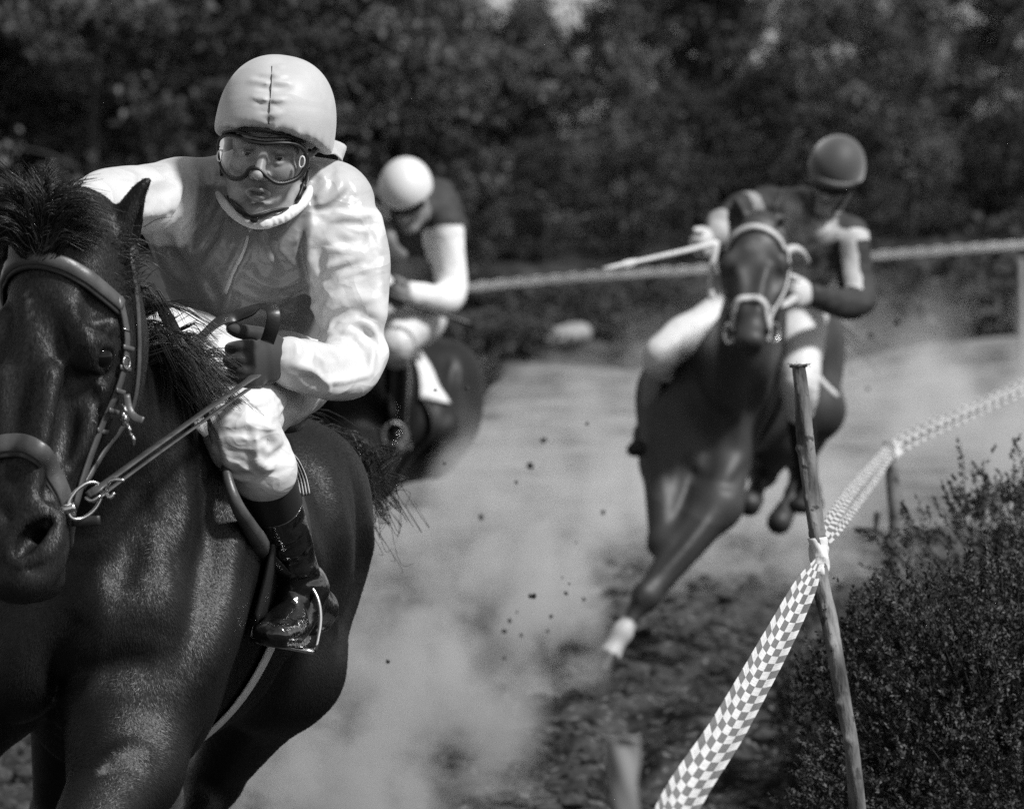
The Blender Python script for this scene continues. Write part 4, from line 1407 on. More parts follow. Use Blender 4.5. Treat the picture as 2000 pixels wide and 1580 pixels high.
def fill_rim(rim, bulge_fn, rings=8):
    """a curved sheet filling a closed rim"""
    rim = np.asarray(rim); c = rim.mean(0); n = len(rim)
    V = [bulge_fn(c)]; F = []
    for k in range(1, rings + 1):
        for p in rim:
            V.append(bulge_fn(c + (p - c) * k / rings) if k < rings else p)
    for j in range(n):
        F.append((0, 1 + j, 1 + (j + 1) % n))
    for k in range(rings - 1):
        a, b = 1 + k * n, 1 + (k + 1) * n
        for j in range(n):
            F.append((a + j, b + j, b + (j + 1) % n, a + (j + 1) % n))
    return np.array(V), F

M_LENS = bpy.data.materials.new("clear_goggle_lens")
M_LENS.use_nodes = True
_n = M_LENS.node_tree; _n.nodes.clear()
_t = _n.nodes.new("ShaderNodeBsdfTransparent"); _t.inputs[0].default_value = g3(.88)
_g = _n.nodes.new("ShaderNodeBsdfGlossy"); _g.inputs["Roughness"].default_value = .05; _g.inputs[0].default_value = g3(.9)
_f = _n.nodes.new("ShaderNodeFresnel"); _f.inputs[0].default_value = 1.27
_m = _n.nodes.new("ShaderNodeMixShader"); _o = _n.nodes.new("ShaderNodeOutputMaterial")
_n.links.new(_f.outputs[0], _m.inputs[0]); _n.links.new(_t.outputs[0], _m.inputs[1]); _n.links.new(_g.outputs[0], _m.inputs[2]); _n.links.new(_m.outputs[0], _o.inputs[0])

# ------------------------------------------------------------------ the near rider
r1 = dict(
    base=P(470, 760, 11.5), label="jockey in pale satin silks, covered helmet and clear goggles riding the near dark horse",
    rot=(9, 6, 4), head=P(526, 300, 11.10), h=.0040, hface=.0026, fine=True, lateral=(1, .05, -.1),
    torso=[(P(516, 398, 11.2), (.12, .125)), (P(508, 424, 11.26), (.185, .14)), (P(484, 505, 11.34), (.168, .13)), (P(505, 600, 11.44), (.14, .125)), (P(514, 628, 11.5), (.134, .115))],
    arms=[dict(p=[P(655, 395, 11.24), P(676, 700, 11.16), P(566, 706, 10.9)], r=[.08, .064, .046]),
          dict(p=[P(352, 380, 11.22), P(205, 396, 10.9), P(120, 425, 10.6), P(80, 440, 10.5)], r=[.078, .058, .04])],
    legs=[dict(p=[P(560, 715, 11.52), P(466, 813, 10.9), P(590, 1150, 11.16), P(530, 1238, 10.97), P(622, 1190, 11.34)], cuff=P(512, 915, 10.88), r=[.105, .083, .066], br=[.0575, .053, .044]),
          dict(p=[P(440, 722, 11.52), P(328, 672, 11.02), P(260, 1000, 11.5), P(215, 1090, 11.25), P(270, 1045, 11.6)], cuff=P(300, 770, 11.15), r=[.085, .072, .062], br=[.061, .053, .043])],
)
q1 = rider(r1)
q1['silks'].tube([P(735, 690, 11.15), P(700, 742, 11.08), P(642, 752, 10.98), P(585, 738, 10.92)], [.02, .024, .022, .012], k=.04)
q1['silks'].tube([P(728, 430, 11.2), P(738, 520, 11.18), P(735, 610, 11.15)], [.016, .02, .016], k=.04)
q1['silks'].tube([P(318, 445, 11.22), P(322, 470, 11.25), P(345, 540, 11.32), P(400, 610, 11.4)], [.03, .026, .022, .02], k=.06)
root_r1 = q1['root']
S, B = q1['silks'], q1['breeches']
z2 = lambda pts: [(100 + x / 2.872, 250 + y / 2.872) for x, y in pts]
z1 = lambda pts: [(380 + x / 4.158, 80 + y / 4.158) for x, y in pts]
zg = lambda pts: [(420 + x / 5.556, 560 + y / 5.556) for x, y in pts]
zb = lambda pts: [(380 + x / 2.872, 730 + y / 2.872) for x, y in pts]
S.noise_field(16, .004, 3, (1, 1, .8)); S.noise_field(45, .0015, 4)
folds = [   # left sleeve (picture right)
    (z2([(1500, 560), (1600, 505), (1790, 490)]), .012, .007), (z2([(1530, 540), (1640, 540), (1800, 540)]), .01, -.004),
    (z2([(1510, 830), (1600, 770), (1750, 720)]), .01, .006), (z2([(1510, 900), (1580, 810), (1700, 770)]), .009, -.006),
    (z2([(1560, 690), (1660, 700), (1760, 690)]), .012, .004), (z2([(1600, 620), (1680, 640), (1790, 610)]), .01, -.004),
    (z2([(1540, 1010), (1640, 960), (1790, 960)]), .014, .006), (z2([(1550, 1100), (1650, 1050), (1800, 1080)]), .01, -.007),
    (z2([(1560, 1180), (1660, 1080), (1770, 1110), (1830, 1180)]), .011, .007), (z2([(1740, 1100), (1800, 1180), (1830, 1240)]), .008, -.006),
    (z2([(1700, 1180), (1790, 1250), (1800, 1370)]), .01, .006), (z2([(1480, 650), (1500, 760), (1510, 880)]), .012, -.006),
    (z2([(1480, 560), (1470, 680), (1490, 800), (1540, 920)]), .012, .006),
    (zg([(860, 840), (1010, 900), (1200, 1040)]), .008, .009), (zg([(1200, 1040), (1450, 1000), (1700, 925)]), .008, .008),
    (zg([(1215, 1000), (1180, 850), (1090, 690)]), .009, .006), (zg([(1220, 1050), (1225, 1120), (1215, 1150)]), .007, .006),
    (zg([(1000, 930), (1100, 1020), (1170, 1080)]), .012, -.007), (zg([(1280, 960), (1450, 930), (1640, 870)]), .018, -.006), (zg([(1150, 640), (1250, 700), (1320, 760)]), .008, .005),
    (zg([(1250, 640), (1330, 700), (1360, 740)]), .007, -.004), (zg([(1400, 480), (1500, 500), (1600, 580)]), .01, .005), (zg([(1520, 440), (1640, 520), (1720, 620)]), .008, -.006),
    (zg([(960, 600), (1000, 680), (1010, 800)]), .008, -.005), (zg([(880, 590), (900, 700), (880, 790)]), .007, .005), (zg([(1700, 600), (1710, 760), (1690, 920)]), .007, .006),
    (zg([(1240, 480), (1300, 380), (1440, 320), (1600, 340)]), .009, .007), (zg([(1260, 440), (1350, 350), (1500, 330)]), .007, -.005),
    # right shoulder and sleeve (picture left)
    (z2([(770, 220), (820, 320), (790, 470), (660, 590)]), .012, .009), (z2([(740, 260), (750, 380), (700, 500), (640, 560)]), .01, -.008), (z2([(690, 190), (730, 300), (700, 440)]), .011, .005),
    (z2([(580, 200), (640, 260), (700, 270)]), .01, -.005), (z2([(440, 230), (450, 330), (420, 420)]), .01, .006), (z2([(560, 380), (640, 350), (700, 330)]), .012, -.005), (z2([(500, 480), (600, 470), (680, 450)]), .012, .005),
    (z2([(570, 600), (620, 740), (720, 850)]), .011, .01), (z2([(620, 590), (680, 700), (760, 800)]), .014, -.009),
    # yoke pleats beside the helmet
    (z2([(770, 190), (810, 260), (830, 300)]), .007, .005), (z2([(830, 150), (860, 230), (870, 300)]), .007, -.005), (z2([(880, 140), (910, 220), (915, 290)]), .007, .005),
    (z2([(830, 310), (920, 320), (960, 300)]), .005, -.004), (z2([(930, 320), (900, 440), (820, 560), (740, 680)]), .009, -.007), (z2([(820, 330), (790, 450), (710, 580), (720, 680)]), .009, .007),
    (z2([(1460, 450), (1560, 400), (1620, 330), (1600, 270)]), .011, .007), (z2([(1500, 470), (1600, 420), (1680, 340)]), .009, -.006), (z2([(1450, 360), (1470, 440), (1530, 530)]), .008, -.006), (z2([(1480, 220), (1530, 300), (1500, 400)]), .01, .005),
    # chest
    (z2([(990, 480), (960, 600), (880, 740), (840, 800)]), .008, .007), (z2([(960, 500), (920, 620), (840, 740)]), .01, -.006), (z2([(1090, 560), (1050, 690), (990, 800), (960, 920)]), .006, .006), (z2([(1140, 560), (1110, 690), (1040, 820), (1000, 930)]), .006, .006),
    (z2([(1115, 560), (1080, 690), (1015, 810), (980, 925)]), .005, -.004), (z2([(1180, 580), (1190, 660), (1250, 780)]), .01, .007), (z2([(1210, 570), (1230, 660), (1280, 760)]), .009, -.006),
    (z2([(1400, 420), (1330, 540), (1260, 640)]), .009, .006), (z2([(1420, 480), (1350, 600), (1290, 690)]), .009, -.006), (z2([(1410, 560), (1400, 700), (1430, 840), (1460, 920)]), .007, -.006),
    (z2([(1440, 560), (1430, 700), (1450, 820), (1490, 900)]), .007, .005), (z2([(1090, 800), (1200, 870), (1320, 870), (1420, 810)]), .01, .006), (z2([(1080, 850), (1200, 910), (1330, 910), (1440, 860)]), .01, -.006),
    (z2([(1020, 900), (1150, 940), (1300, 950), (1450, 930)]), .009, .005), (z2([(1040, 950), (1180, 1000), (1330, 1000), (1480, 960)]), .011, -.006), (z2([(1050, 1020), (1200, 1050), (1350, 1040), (1480, 1000)]), .01, .005),
    (z2([(1250, 1090), (1380, 1110), (1520, 1130)]), .009, -.006), (z2([(1000, 940), (970, 1010), (940, 1060)]), .007, .007), (z2([(1030, 920), (1040, 980), (1000, 1040)]), .007, -.005),
    (z2([(880, 790), (900, 880), (940, 950)]), .009, -.006), (z2([(820, 830), (870, 930), (930, 1060)]), .008, .007), (z2([(1300, 700), (1340, 760), (1400, 780)]), .009, .004), (z2([(1120, 700), (1160, 780), (1180, 820)]), .008, -.004),
    (z2([(900, 780), (940, 830), (960, 900)]), .007, .004), (z2([(740, 700), (830, 660), (900, 560)]), .006, .006),
]
for pix, r, a in folds:
    S.pstroke(pix, r * .95, a * (2.1 if pix[0][0] > 620 else 2.4), 10.4, 11.9, sharp=True)
# fine satin crumples
for i in range(170):
    x, y = rng.uniform(300, 740), rng.uniform(310, 760)
    an = rng.normal(.35, .7); ln = rng.uniform(14, 38)
    S.pstroke([(x - ln * math.cos(an), y + ln * math.sin(an)), (x, y + rng.normal(0, 4)), (x + ln * math.cos(an), y - ln * math.sin(an))], rng.uniform(.004, .007), rng.choice([-1, 1]) * rng.uniform(.0016, .0036), 10.4, 11.9, sharp=True)
V, F = S.mesh(1)
fc = V
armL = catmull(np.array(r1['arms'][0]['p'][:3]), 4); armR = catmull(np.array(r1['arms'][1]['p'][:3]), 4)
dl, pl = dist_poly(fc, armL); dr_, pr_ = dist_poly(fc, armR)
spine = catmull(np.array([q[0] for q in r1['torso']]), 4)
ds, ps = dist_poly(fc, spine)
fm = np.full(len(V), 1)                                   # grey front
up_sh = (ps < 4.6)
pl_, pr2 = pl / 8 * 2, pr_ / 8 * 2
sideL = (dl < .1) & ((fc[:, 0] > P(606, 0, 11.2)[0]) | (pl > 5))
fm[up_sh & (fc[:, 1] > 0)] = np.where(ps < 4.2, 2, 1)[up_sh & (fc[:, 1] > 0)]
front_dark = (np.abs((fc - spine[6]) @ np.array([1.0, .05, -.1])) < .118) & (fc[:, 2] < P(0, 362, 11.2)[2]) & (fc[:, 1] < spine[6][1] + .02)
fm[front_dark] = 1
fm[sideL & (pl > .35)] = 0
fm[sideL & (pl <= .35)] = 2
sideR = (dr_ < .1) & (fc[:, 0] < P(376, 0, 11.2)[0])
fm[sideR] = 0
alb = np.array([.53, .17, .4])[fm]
for _ in range(2):      # seams soften over a few millimetres
    acc = np.zeros(len(V)); cnt = np.zeros(len(V))
    for a_ in range(4):
        acc += np.bincount(F[:, a_], alb[F].mean(1), len(V)); cnt += np.bincount(F[:, a_], minlength=len(V))
    alb = acc / np.maximum(cnt, 1)
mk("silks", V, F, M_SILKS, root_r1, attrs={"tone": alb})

# breeches with folds gathered above the knee
B.noise_field(40, .0018, 5)
for pix, r, a in [(zb([(300, 120), (350, 170), (520, 110)]), .009, .004), (zb([(330, 210), (420, 180), (500, 140)]), .009, -.004), (zb([(180, 320), (260, 310), (340, 320)]), .01, -.006), (zb([(160, 300), (280, 285), (380, 300)]), .01, .006),
                  (zb([(340, 330), (350, 430), (345, 530)]), .006, .005), (zb([(380, 300), (440, 250), (520, 150)]), .005, .004), (zb([(390, 290), (450, 320), (480, 380)]), .011, .007), (zb([(400, 370), (450, 430), (500, 440)]), .012, -.007),
                  (zb([(180, 480), (230, 530), (300, 550)]), .009, .006), (zb([(200, 520), (260, 560), (330, 560)]), .008, -.006), (zb([(190, 560), (240, 590), (320, 590)]), .008, .006), (zb([(130, 350), (170, 450), (190, 540)]), .008, .005),
                  (zb([(320, 470), (400, 520), (470, 500)]), .01, .006), (zb([(360, 440), (420, 480), (480, 470)]), .009, -.006), (zb([(220, 380), (300, 400), (380, 380)]), .012, -.004), (zb([(480, 240), (520, 200), (560, 140)]), .01, -.005),
                  (zb([(240, 240), (330, 240), (420, 225)]), .009, .003), (zb([(200, 440), (280, 460), (340, 480)]), .011, -.005)]:
    B.pstroke(pix, r, a * 1.5, 10.4, 12, sharp=True)
for i in range(60):
    x, y = rng.uniform(415, 580), rng.uniform(760, 935)
    an = rng.normal(.1, .6); ln = rng.uniform(10, 26)
    B.pstroke([(x - ln * math.cos(an), y + ln * math.sin(an)), (x, y + rng.normal(0, 3)), (x + ln * math.cos(an), y - ln * math.sin(an))], rng.uniform(.0045, .007), rng.choice([-1, 1]) * rng.uniform(.002, .004), 10.4, 12, sharp=True)
for pix, r, a in [([(335, 600), (375, 580), (410, 590)], .012, .006), ([(340, 630), (385, 610), (420, 630)], .01, -.006), ([(370, 650), (410, 640), (440, 660)], .01, .005)]:
    B.pstroke(pix, r, a, 10.6, 12)
V, F = B.mesh(1)
mk("breeches", V, F, M_BREECH, root_r1)

# helmet under a stretched cover
c, A, h = q1['c'], q1['A'], q1['h']
hg = SDF(c - .24, c + .3, .0045)
X, Y, Z = hg.co(tuple(slice(0, n) for n in hg.D.shape))
zl = (X - c[0]) * A[2][0] + (Y - c[1]) * A[2][1] + (Z - c[2]) * A[2][2]
yl = (X - c[0]) * A[1][0] + (Y - c[1]) * A[1][1] + (Z - c[2]) * A[1][2]
xl = (X - c[0]) * A[0][0] + (Y - c[1]) * A[0][1] + (Z - c[2]) * A[0][2]
q_ = (np.abs((xl - .002) / .1165) ** 2.35 + np.abs((yl - .02) / .14) ** 2.35 + np.abs((zl - .04) / .152) ** 2.35) ** (1 / 2.35)
hg.D = np.minimum(hg.D, ((q_ - 1) * .117)).astype(np.float32)
cut = (.054 - .55 * np.clip(yl + .06, 0, .2) * .35 - 2.2 * xl * xl) - zl      # the rim arches over the brow and drops at the ears
kk = .022
D = hg.D
hh = np.maximum(kk - np.abs(D - cut), 0) / kk
hg.D = (np.maximum(D, cut) + hh * hh * kk * .25).astype(np.float32)
hg.ell(h(0, .0, .0), (.093, .115, .055), .015, '-', rot=A)
seam = [(533, 107), (530, 150), (527, 200), (525, 245)]
hg.pstroke(seam, .0035, -.0032, 10.5, 11.4)
for pix, r, a in [(z1([(490, 290), (550, 295), (612, 305)]), .006, -.004), (z1([(620, 270), (680, 290), (740, 282)]), .006, .003), (z1([(450, 330), (540, 340), (610, 350)]), .007, .003), (z1([(520, 375), (580, 385), (615, 385)]), .006, -.005),
                  (z1([(620, 370), (690, 378), (770, 370)]), .007, -.004), (z1([(625, 330), (700, 345), (760, 350)]), .006, .003), (z1([(470, 460), (550, 480), (605, 492)]), .006, .004), (z1([(500, 500), (560, 512), (605, 515)]), .006, -.005),
                  (z1([(615, 500), (660, 520), (720, 515)]), .006, -.004), (z1([(615, 480), (670, 490), (730, 480)]), .006, .0035), (z1([(520, 560), (570, 570), (600, 575)]), .005, -.004), (z1([(605, 605), (650, 605), (700, 590)]), .006, .0045),
                  (z1([(560, 620), (600, 640), (640, 630)]), .006, -.003), (z1([(640, 200), (690, 210), (730, 200)]), .006, .002)]:
    hg.pstroke(pix, r * .8, a * 1.5, 10.5, 11.4)
for k in range(16):     # gathers under the rim
    x = 415 + k * 15
    yb = 262 - 18 * math.sin(math.pi * k / 15) + (k * 2)
    hg.pstroke([(x, yb), (x + 3, yb - 8), (x + 5, yb - 16)], .004, rng.choice([-1, 1]) * .0025, 10.5, 11.4)
V, F = hg.mesh(1)
hc = mk("helmet", V, F, M_CAP, root_r1)
# thin stitched seam thread over the crown
sp = [hg.hit(x, y, 10.5, 11.4) for x, y in [(533, 106.5), (531, 130), (530, 160), (528, 190), (526, 220), (525, 243)]]
v, f = ringtube([p - V3(0, .0006, 0) for p in sp if p is not None], .0011, 5, n=4)
mk("seam", v, tidy(f), M_DARKCLOTH, hc)
# tie of the cover standing off behind the ear
tp = [P(628, 292, 11.12), P(645, 288, 11.2), P(662, 296, 11.27), P(668, 308, 11.3)]
v, f, uv = strap(tp, [V3(.2, -.9, .3)] * 4, [.03, .042, .044, .042], .003, n=5)
mk("cover_tie", v, f, M_SILK_L, hc)

# goggles
def gl(px, py, lift=0.0):
    """photo pixel on the goggle front -> local x, z; y wraps round the face"""
    a = (px - 516) / 1000.0; b = -(py - 300) / 1000.0
    cr, sr = math.cos(R(9)), math.sin(R(9))
    x, z = a * cr - b * sr, a * sr + b * cr
    x -= .006
    return h(x, -.117 + 6.0 * x * x + .12 * max(0, z) - lift, z)
rimpx = [(432, 292), (434, 272), (447, 262), (470, 262), (500, 271), (530, 275), (560, 274), (585, 277), (600, 288), (605, 306), (600, 328), (588, 344), (566, 352), (548, 350), (533, 338), (521, 326), (508, 322), (497, 327), (488, 338), (474, 344), (458, 341), (443, 328), (435, 310)]
rim = [gl(*p) for p in rimpx]
gog = empty("goggles", c, None, None); gog.parent = root_r1; gog.location = Vector(c) - root_r1.location
v, f = ringtube(rim, .0036, 8, closed=True, n=4)
mk("frame", v, f, M_BLACK, gog)
v, f = ringtube([p + A[1] * .012 for p in rim], .005, 8, closed=True, n=4)
mk("foam_edge", v, f, M_BLACK, gog)
rim4 = catmull(np.vstack([rim, rim[:1]]), 3)[:-1]
v, f = fill_rim(rim4, lambda p: p - A[1] * .0)
vl = (v - c) @ A.T
vl[:, 1] = -.117 + 6.0 * vl[:, 0] ** 2 + .12 * np.maximum(0, vl[:, 2]) - .001
v = c + vl @ A
mk("lens", v, f, M_LENS, gog)
for px_, py_ in ((437, 300), (598, 312)):   # the round vents at each end of the lens
    ce = gl(px_, py_, .004)
    v, f = ringtube([ce + A[0] * .0052 * math.cos(t) + A[2] * .011 * math.sin(t) for t in np.linspace(0, 2 * math.pi, 16, endpoint=False)], .0016, 6, closed=True)
    mk("vent", v, f, M_SILK_W, gog)
for s in (1, -1):
    e0 = rim[0] if s < 0 else rim[9]
    path = [e0, h(.083 * s, -.02, .012), h(.092 * s, .02, .03), h(.09 * s, .06, .05)]
    nrmls = [A[0] * s - A[1] * .5, A[0] * s, A[0] * s, A[0] * s]
    v, f, uv = strap(path, nrmls, .02, .003, n=5)
    mk("strap", v, f, M_BLACK, gog)
# wisps of dark lining and hair between helmet and goggles
v, f = ringtube([gl(440, 258, -.006), gl(470, 252, -.004), gl(520, 262, -.002), gl(570, 262, -.004), gl(600, 275, -.008)], .003, 6, n=5)
v2, f2 = ringtube([gl(455, 256, -.012), gl(500, 250, -.006), gl(550, 255, -.006), gl(598, 268, -.01)], .0025, 6, n=5)
v, f = join([(v, f), (v2, f2)])
mk("helmet_lining", v, tidy(f), M_BLACK, root_r1)
# eyes
for s in (1, -1):
    ce = h(.0315 * s, -.0735, .0025)
    v, f = sphere((0, 0, 0), .0135, 28, 18)
    f = f
    gaze = nrm(-A[1])
    vv = v
    cosang = (vv / .0135) @ gaze
    fm = (cosang[f].mean(1) > .84).astype(int)
    mk("eye", vv + ce, tidy(f), [M_EYEWHITE, M_IRIS], root_r1, fmat=fm)
# chin strap and white stock at the neck
BG = q1['body']
def on_body(px, py, off=.0065):
    p = BG.hit(px, py, 10.6, 11.5)
    return p - A[1] * off if p is not None else None
cs = [(433, 322), (436, 352), (444, 378), (458, 398), (474, 412), (492, 424), (512, 420), (535, 412), (558, 408), (574, 404)]
csp = []
for px_, py_ in cs:
    p = on_body(px_, py_)
    if p is None or np.linalg.norm(p - c) > .2:
        p = P(px_, py_, 11.06)
    csp.append(p)
v, f, uv = strap(csp, [nrm(p - h(0, .03, -.05)) for p in csp], [.012, .013, .015, .017, .016, .014, .011, .009, .009, .009], .0035, n=4)
ch = mk("chin_strap", v, f, M_BLACK, root_r1)
cr_ = []
for px_, py_ in [(601, 330), (597, 350), (590, 372), (582, 390), (574, 404)]:
    p = on_body(px_, py_)
    if p is None or np.linalg.norm(p - c) > .2:
        p = P(px_, py_, 11.08)
    cr_.append(p)
v, f, uv = strap(cr_, [nrm(p - h(0, .03, -.05)) for p in cr_], .011, .0035, n=4)
mk("cheek_strap", v, f, M_BLACK, ch)
for px_, py_ in ((574, 404), (592, 366), (497, 428)):
    v, f = sphere(on_body(px_, py_, .006) if on_body(px_, py_) is not None else P(px_, py_, 11.05), (.008, .005, .008), 10, 8)
    mk("buckle", v, tidy(f), M_BLACK, ch)
nk = [P(425, 378, 11.16), P(440, 400, 11.1), P(465, 422, 11.06), P(498, 435, 11.04), P(535, 430, 11.05), P(570, 414, 11.08), P(598, 388, 11.13), P(606, 360, 11.18)]
sg = SDF(np.min(nk, 0) - .05, np.max(nk, 0) + .05, .003)
sg.tube(nk, [.007, .009, .011, .013, .013, .012, .01, .007], k=.01)
for i in range(16):
    x = 430 + i * 11
    sg.pstroke([(x, 370 + 60 * math.sin((i + 1) / 17 * 3.1)), (x + 6, 385 + 60 * math.sin((i + 1) / 17 * 3.1)), (x + 9, 405 + 40 * math.sin((i + 1) / 17 * 3.1))], .004, rng.choice([-1, 1]) * .003, 10.8, 11.4)
V, F = sg.mesh(1)
mk("neck_stock", V, F, M_WHITECLOTH, root_r1)
# zip down the front
zp = [S.hit(x, y, 10.6, 11.8) for x, y in z2([(1118, 560), (1085, 680), (1025, 800), (975, 925)])]
zp = [p for p in zp if p is not None]
v, f, uv = strap([p + V3(0, .0005, 0) for p in zp], [S.grad(p) for p in zp], .009, .0022, n=5)
mk("zip", v, f, M_SILK_L, root_r1)

# gloves
wr = np.asarray(r1['arms'][0]['p'][2])
gg = SDF(wr - .2, wr + .16, .0028)
fist(gg, wr + V3(-.004, -.014, .006), V3(-.8, -.6, -.1), V3(-.22, -.05, .97), V3(-.6, .8, -.1), 1.0)
V, F = gg.mesh(1)
mk("glove", V, F, M_GLOVE, root_r1)
wr2 = np.asarray(r1['arms'][1]['p'][2])
gg2 = SDF(wr2 - .2, wr2 + .2, .004)
fist(gg2, wr2, V3(-.7, -.7, -.1), V3(.1, .1, .97), V3(.7, -.6, -.1), 1.0)
V, F = gg2.mesh(1)
mk("glove", V, F, M_GLOVE, root_r1)
# elastic cuff frill of the left sleeve
fr = []
ax_ = nrm(wr - np.asarray(r1['arms'][0]['p'][1]))
e1 = nrm(np.cross(ax_, [0, 0, 1])); e2 = np.cross(ax_, e1)
N = 96
for rr, off in ((.041, -.014), (.036, -.006), (.041, .002), (.034, .008)):
    for k in range(N):
        a = 2 * math.pi * k / N
        r_ = rr + .0028 * math.sin(a * 17 + rr * 300) + .0018 * math.sin(a * 29)
        fr.append(wr + ax_ * (off + .003 * math.sin(a * 13)) + (e1 * math.cos(a) + e2 * math.sin(a)) * r_)
Ff = np.array([(i * N + k, i * N + (k + 1) % N, (i + 1) * N + (k + 1) % N, (i + 1) * N + k) for i in range(3) for k in range(N)])
mk("cuff", np.array(fr), Ff, M_SILK_W, root_r1)

# boots
for li, l in enumerate(r1['legs']):
    bg, (up, fw, side, ball) = boot_field(l, .0042 if li == 0 else .007)
    if li == 0:
        for pix, r, a in [(zb([(430, 990), (500, 1000), (600, 930)]), .012, -.007), (zb([(450, 1030), (560, 1010), (640, 960)]), .011, .007), (zb([(470, 1080), (580, 1070), (690, 1060)]), .012, -.009), (zb([(500, 1130), (600, 1110), (690, 1100)]), .012, .009),
                          (zb([(560, 1170), (630, 1160), (690, 1150)]), .01, -.007), (zb([(600, 1200), (660, 1190), (700, 1200)]), .01, .006), (zb([(610, 830), (640, 900), (670, 1000)]), .009, .005), (zb([(560, 880), (600, 830), (610, 790)]), .012, -.005),
                          (zb([(480, 1200), (540, 1250), (620, 1330)]), .012, .004), (zb([(420, 1420), (520, 1390), (620, 1330)]), .006, -.004)]:
            bg.pstroke(pix, r, a, 10.6, 11.8)
    V, F = bg.mesh(1)
    top = np.asarray(l['cuff']); ank = np.asarray(l['p'][2])
    fcn = V[F].mean(1)
    tt = ((fcn - top) @ (ank - top)) / ((ank - top) @ (ank - top))
    fm = (tt < .3).astype(int)
    bo = mk("boot", V, F, [M_BOOT, M_BOOT_TOP], root_r1, fmat=fm)
    ring = []
    dn = nrm(ank - top); e1 = nrm(np.cross(dn, [0, 1, 0])); e2 = np.cross(dn, e1)
    cc_ = top * .7 + ank * .3
    for k in range(28):
        a = 2 * math.pi * k / 28
        p = bg.cast(cc_ + (e1 * math.cos(a) + e2 * math.sin(a)) * .11, -(e1 * math.cos(a) + e2 * math.sin(a)), .11)
        if p is not None: ring.append(p)
    v, f = ringtube(ring, .0022, 6, closed=True)
    mk("welt", v, f, M_BOOT, bo)
    if li == 0: boot1 = (bg, up, fw, side, ball)
print("rider 1", round(time.time() - T0, 1))
# ================================================================== tack of the near horse
def around(G, t0, kt, angs, cn=-.09, cs=0.0, lift=.0015):
    """points of a strap round the head: angle 0 in front of the face, 90 on the horse's left"""
    H = G.H; eh, en, es = G.e
    pts, ns = [], []
    for a in angs:
        ar = R(a)
        c = H(t0 + kt * (1 - math.cos(ar)), cn, cs)
        v = en * math.cos(ar) + es * math.sin(ar)
        p = G.cast(c + v * .3, -v, .3, .002)
        if p is None: continue
        pts.append(G.toW(p + v * lift)); ns.append(G.M[:3, :3] @ v)
    pts, ns = np.array(pts), np.array(ns)
    for _ in range(3):
        pts[1:-1] = pts[1:-1] * .5 + (pts[:-2] + pts[2:]) * .25
    for _ in range(14):       # keep the band outside the skin
        inside = G.sample(G.toL(pts)) < .0025
        pts[inside] += ns[inside] * .0015
    return pts, ns

def side_pts(G, lst, s=1, lift=.004):
    H = G.H; eh, en, es = G.e
    pts, ns = [], []
    for t, n in lst:
        p = G.cast(H(t, n, .26 * s), -es * s, .26, .002)
        if p is None: p = H(t, n, .08 * s)
        pts.append(G.toW(p + es * s * lift)); ns.append(G.M[:3, :3] @ (es * s))
    return np.array(pts), np.array(ns)

def torus(c, ax, r, rt, sx=1.0, u=None, n=28, sides=8):
    ax = nrm(ax)
    u = nrm(np.cross(ax, [0, 0, 1.0])) if u is None else nrm(u - (np.asarray(u) @ ax) * ax)
    w_ = np.cross(ax, u)
    p = [c + u * r * sx * math.cos(a) + w_ * r * math.sin(a) for a in np.linspace(0, 2 * math.pi, n, endpoint=False)]
    return ringtube(p, rt, sides, closed=True)

br = empty("bridle", hf1['O'], "stitched leather bridle with steel bit rings on the near dark horse", "bridle")
pb, nb = around(G1, .03, .055, list(range(-100, 101, 10)))
v, f, uv = strap(pb, nb, .027, .0075, n=3)
mk("browband", v, f, M_LEATHER, br)
v, f, uv = strap(pb - nb * .001 + hf1['h'] * .006, nb, .031, .004, n=3)
mk("browband_lining", v, f, M_LEATHER_EDGE, br)
pn, nn = around(G1, .352, .10, list(range(-125, 126, 10)), cn=-.075)
v, f, uv = strap(pn, nn, .034, .0075, n=3)
mk("noseband", v, f, M_LEATHER, br)
v, f, uv = strap(pn - nn * .001 + hf1['h'] * .007, nn, .038, .004, n=3)
mk("noseband_lining", v, f, M_LEATHER_EDGE, br)
for s in (1, -1):
    pc, nc = side_pts(G1, [(.08, -.1), (.15, -.125), (.22, -.13), (.3, -.125), (.38, -.11), (.45, -.1)], s, .006)
    v, f, uv = strap(pc, nc, .016, .0045, n=4)
    cpk = mk("cheekpiece", v, f, M_LEATHER, br)
    pc2, nc2 = side_pts(G1, [(.0, -.12), (.1, -.155), (.2, -.18), (.27, -.19), (.34, -.17), (.41, -.12)], s, .005)
    v, f, uv = strap(pc2, nc2, .011, .004, n=4)
    mk("noseband_strap", v, f, M_LEATHER, br)
    for t, n_ in ((.165, -.127), (.2, -.129), (.24, -.131), (.275, -.129), (.31, -.125)):
        q, qn = side_pts(G1, [(t, n_ - .014), (t, n_), (t, n_ + .014)], s, .011)
        v, f, uv = strap(q, qn, .009, .003, n=3)
        mk("keeper", v, f, M_LEATHER, cpk)
    q, qn = side_pts(G1, [(.19, -.127)], s, .013)
    es_ = qn[0]
    v, f = torus(q[0], es_, .0115, .0016, n=4 * 6)
    mk("buckle", v, f, M_STEEL, cpk)
    q, qn = side_pts(G1, [(.135, -.118)], s, .012)
    v, f = ringtube([q[0] - hf1['n'] * .012, q[0] + hf1['n'] * .012], .0016, 6)
    mk("buckle", v, tidy(f), M_STEEL, cpk)
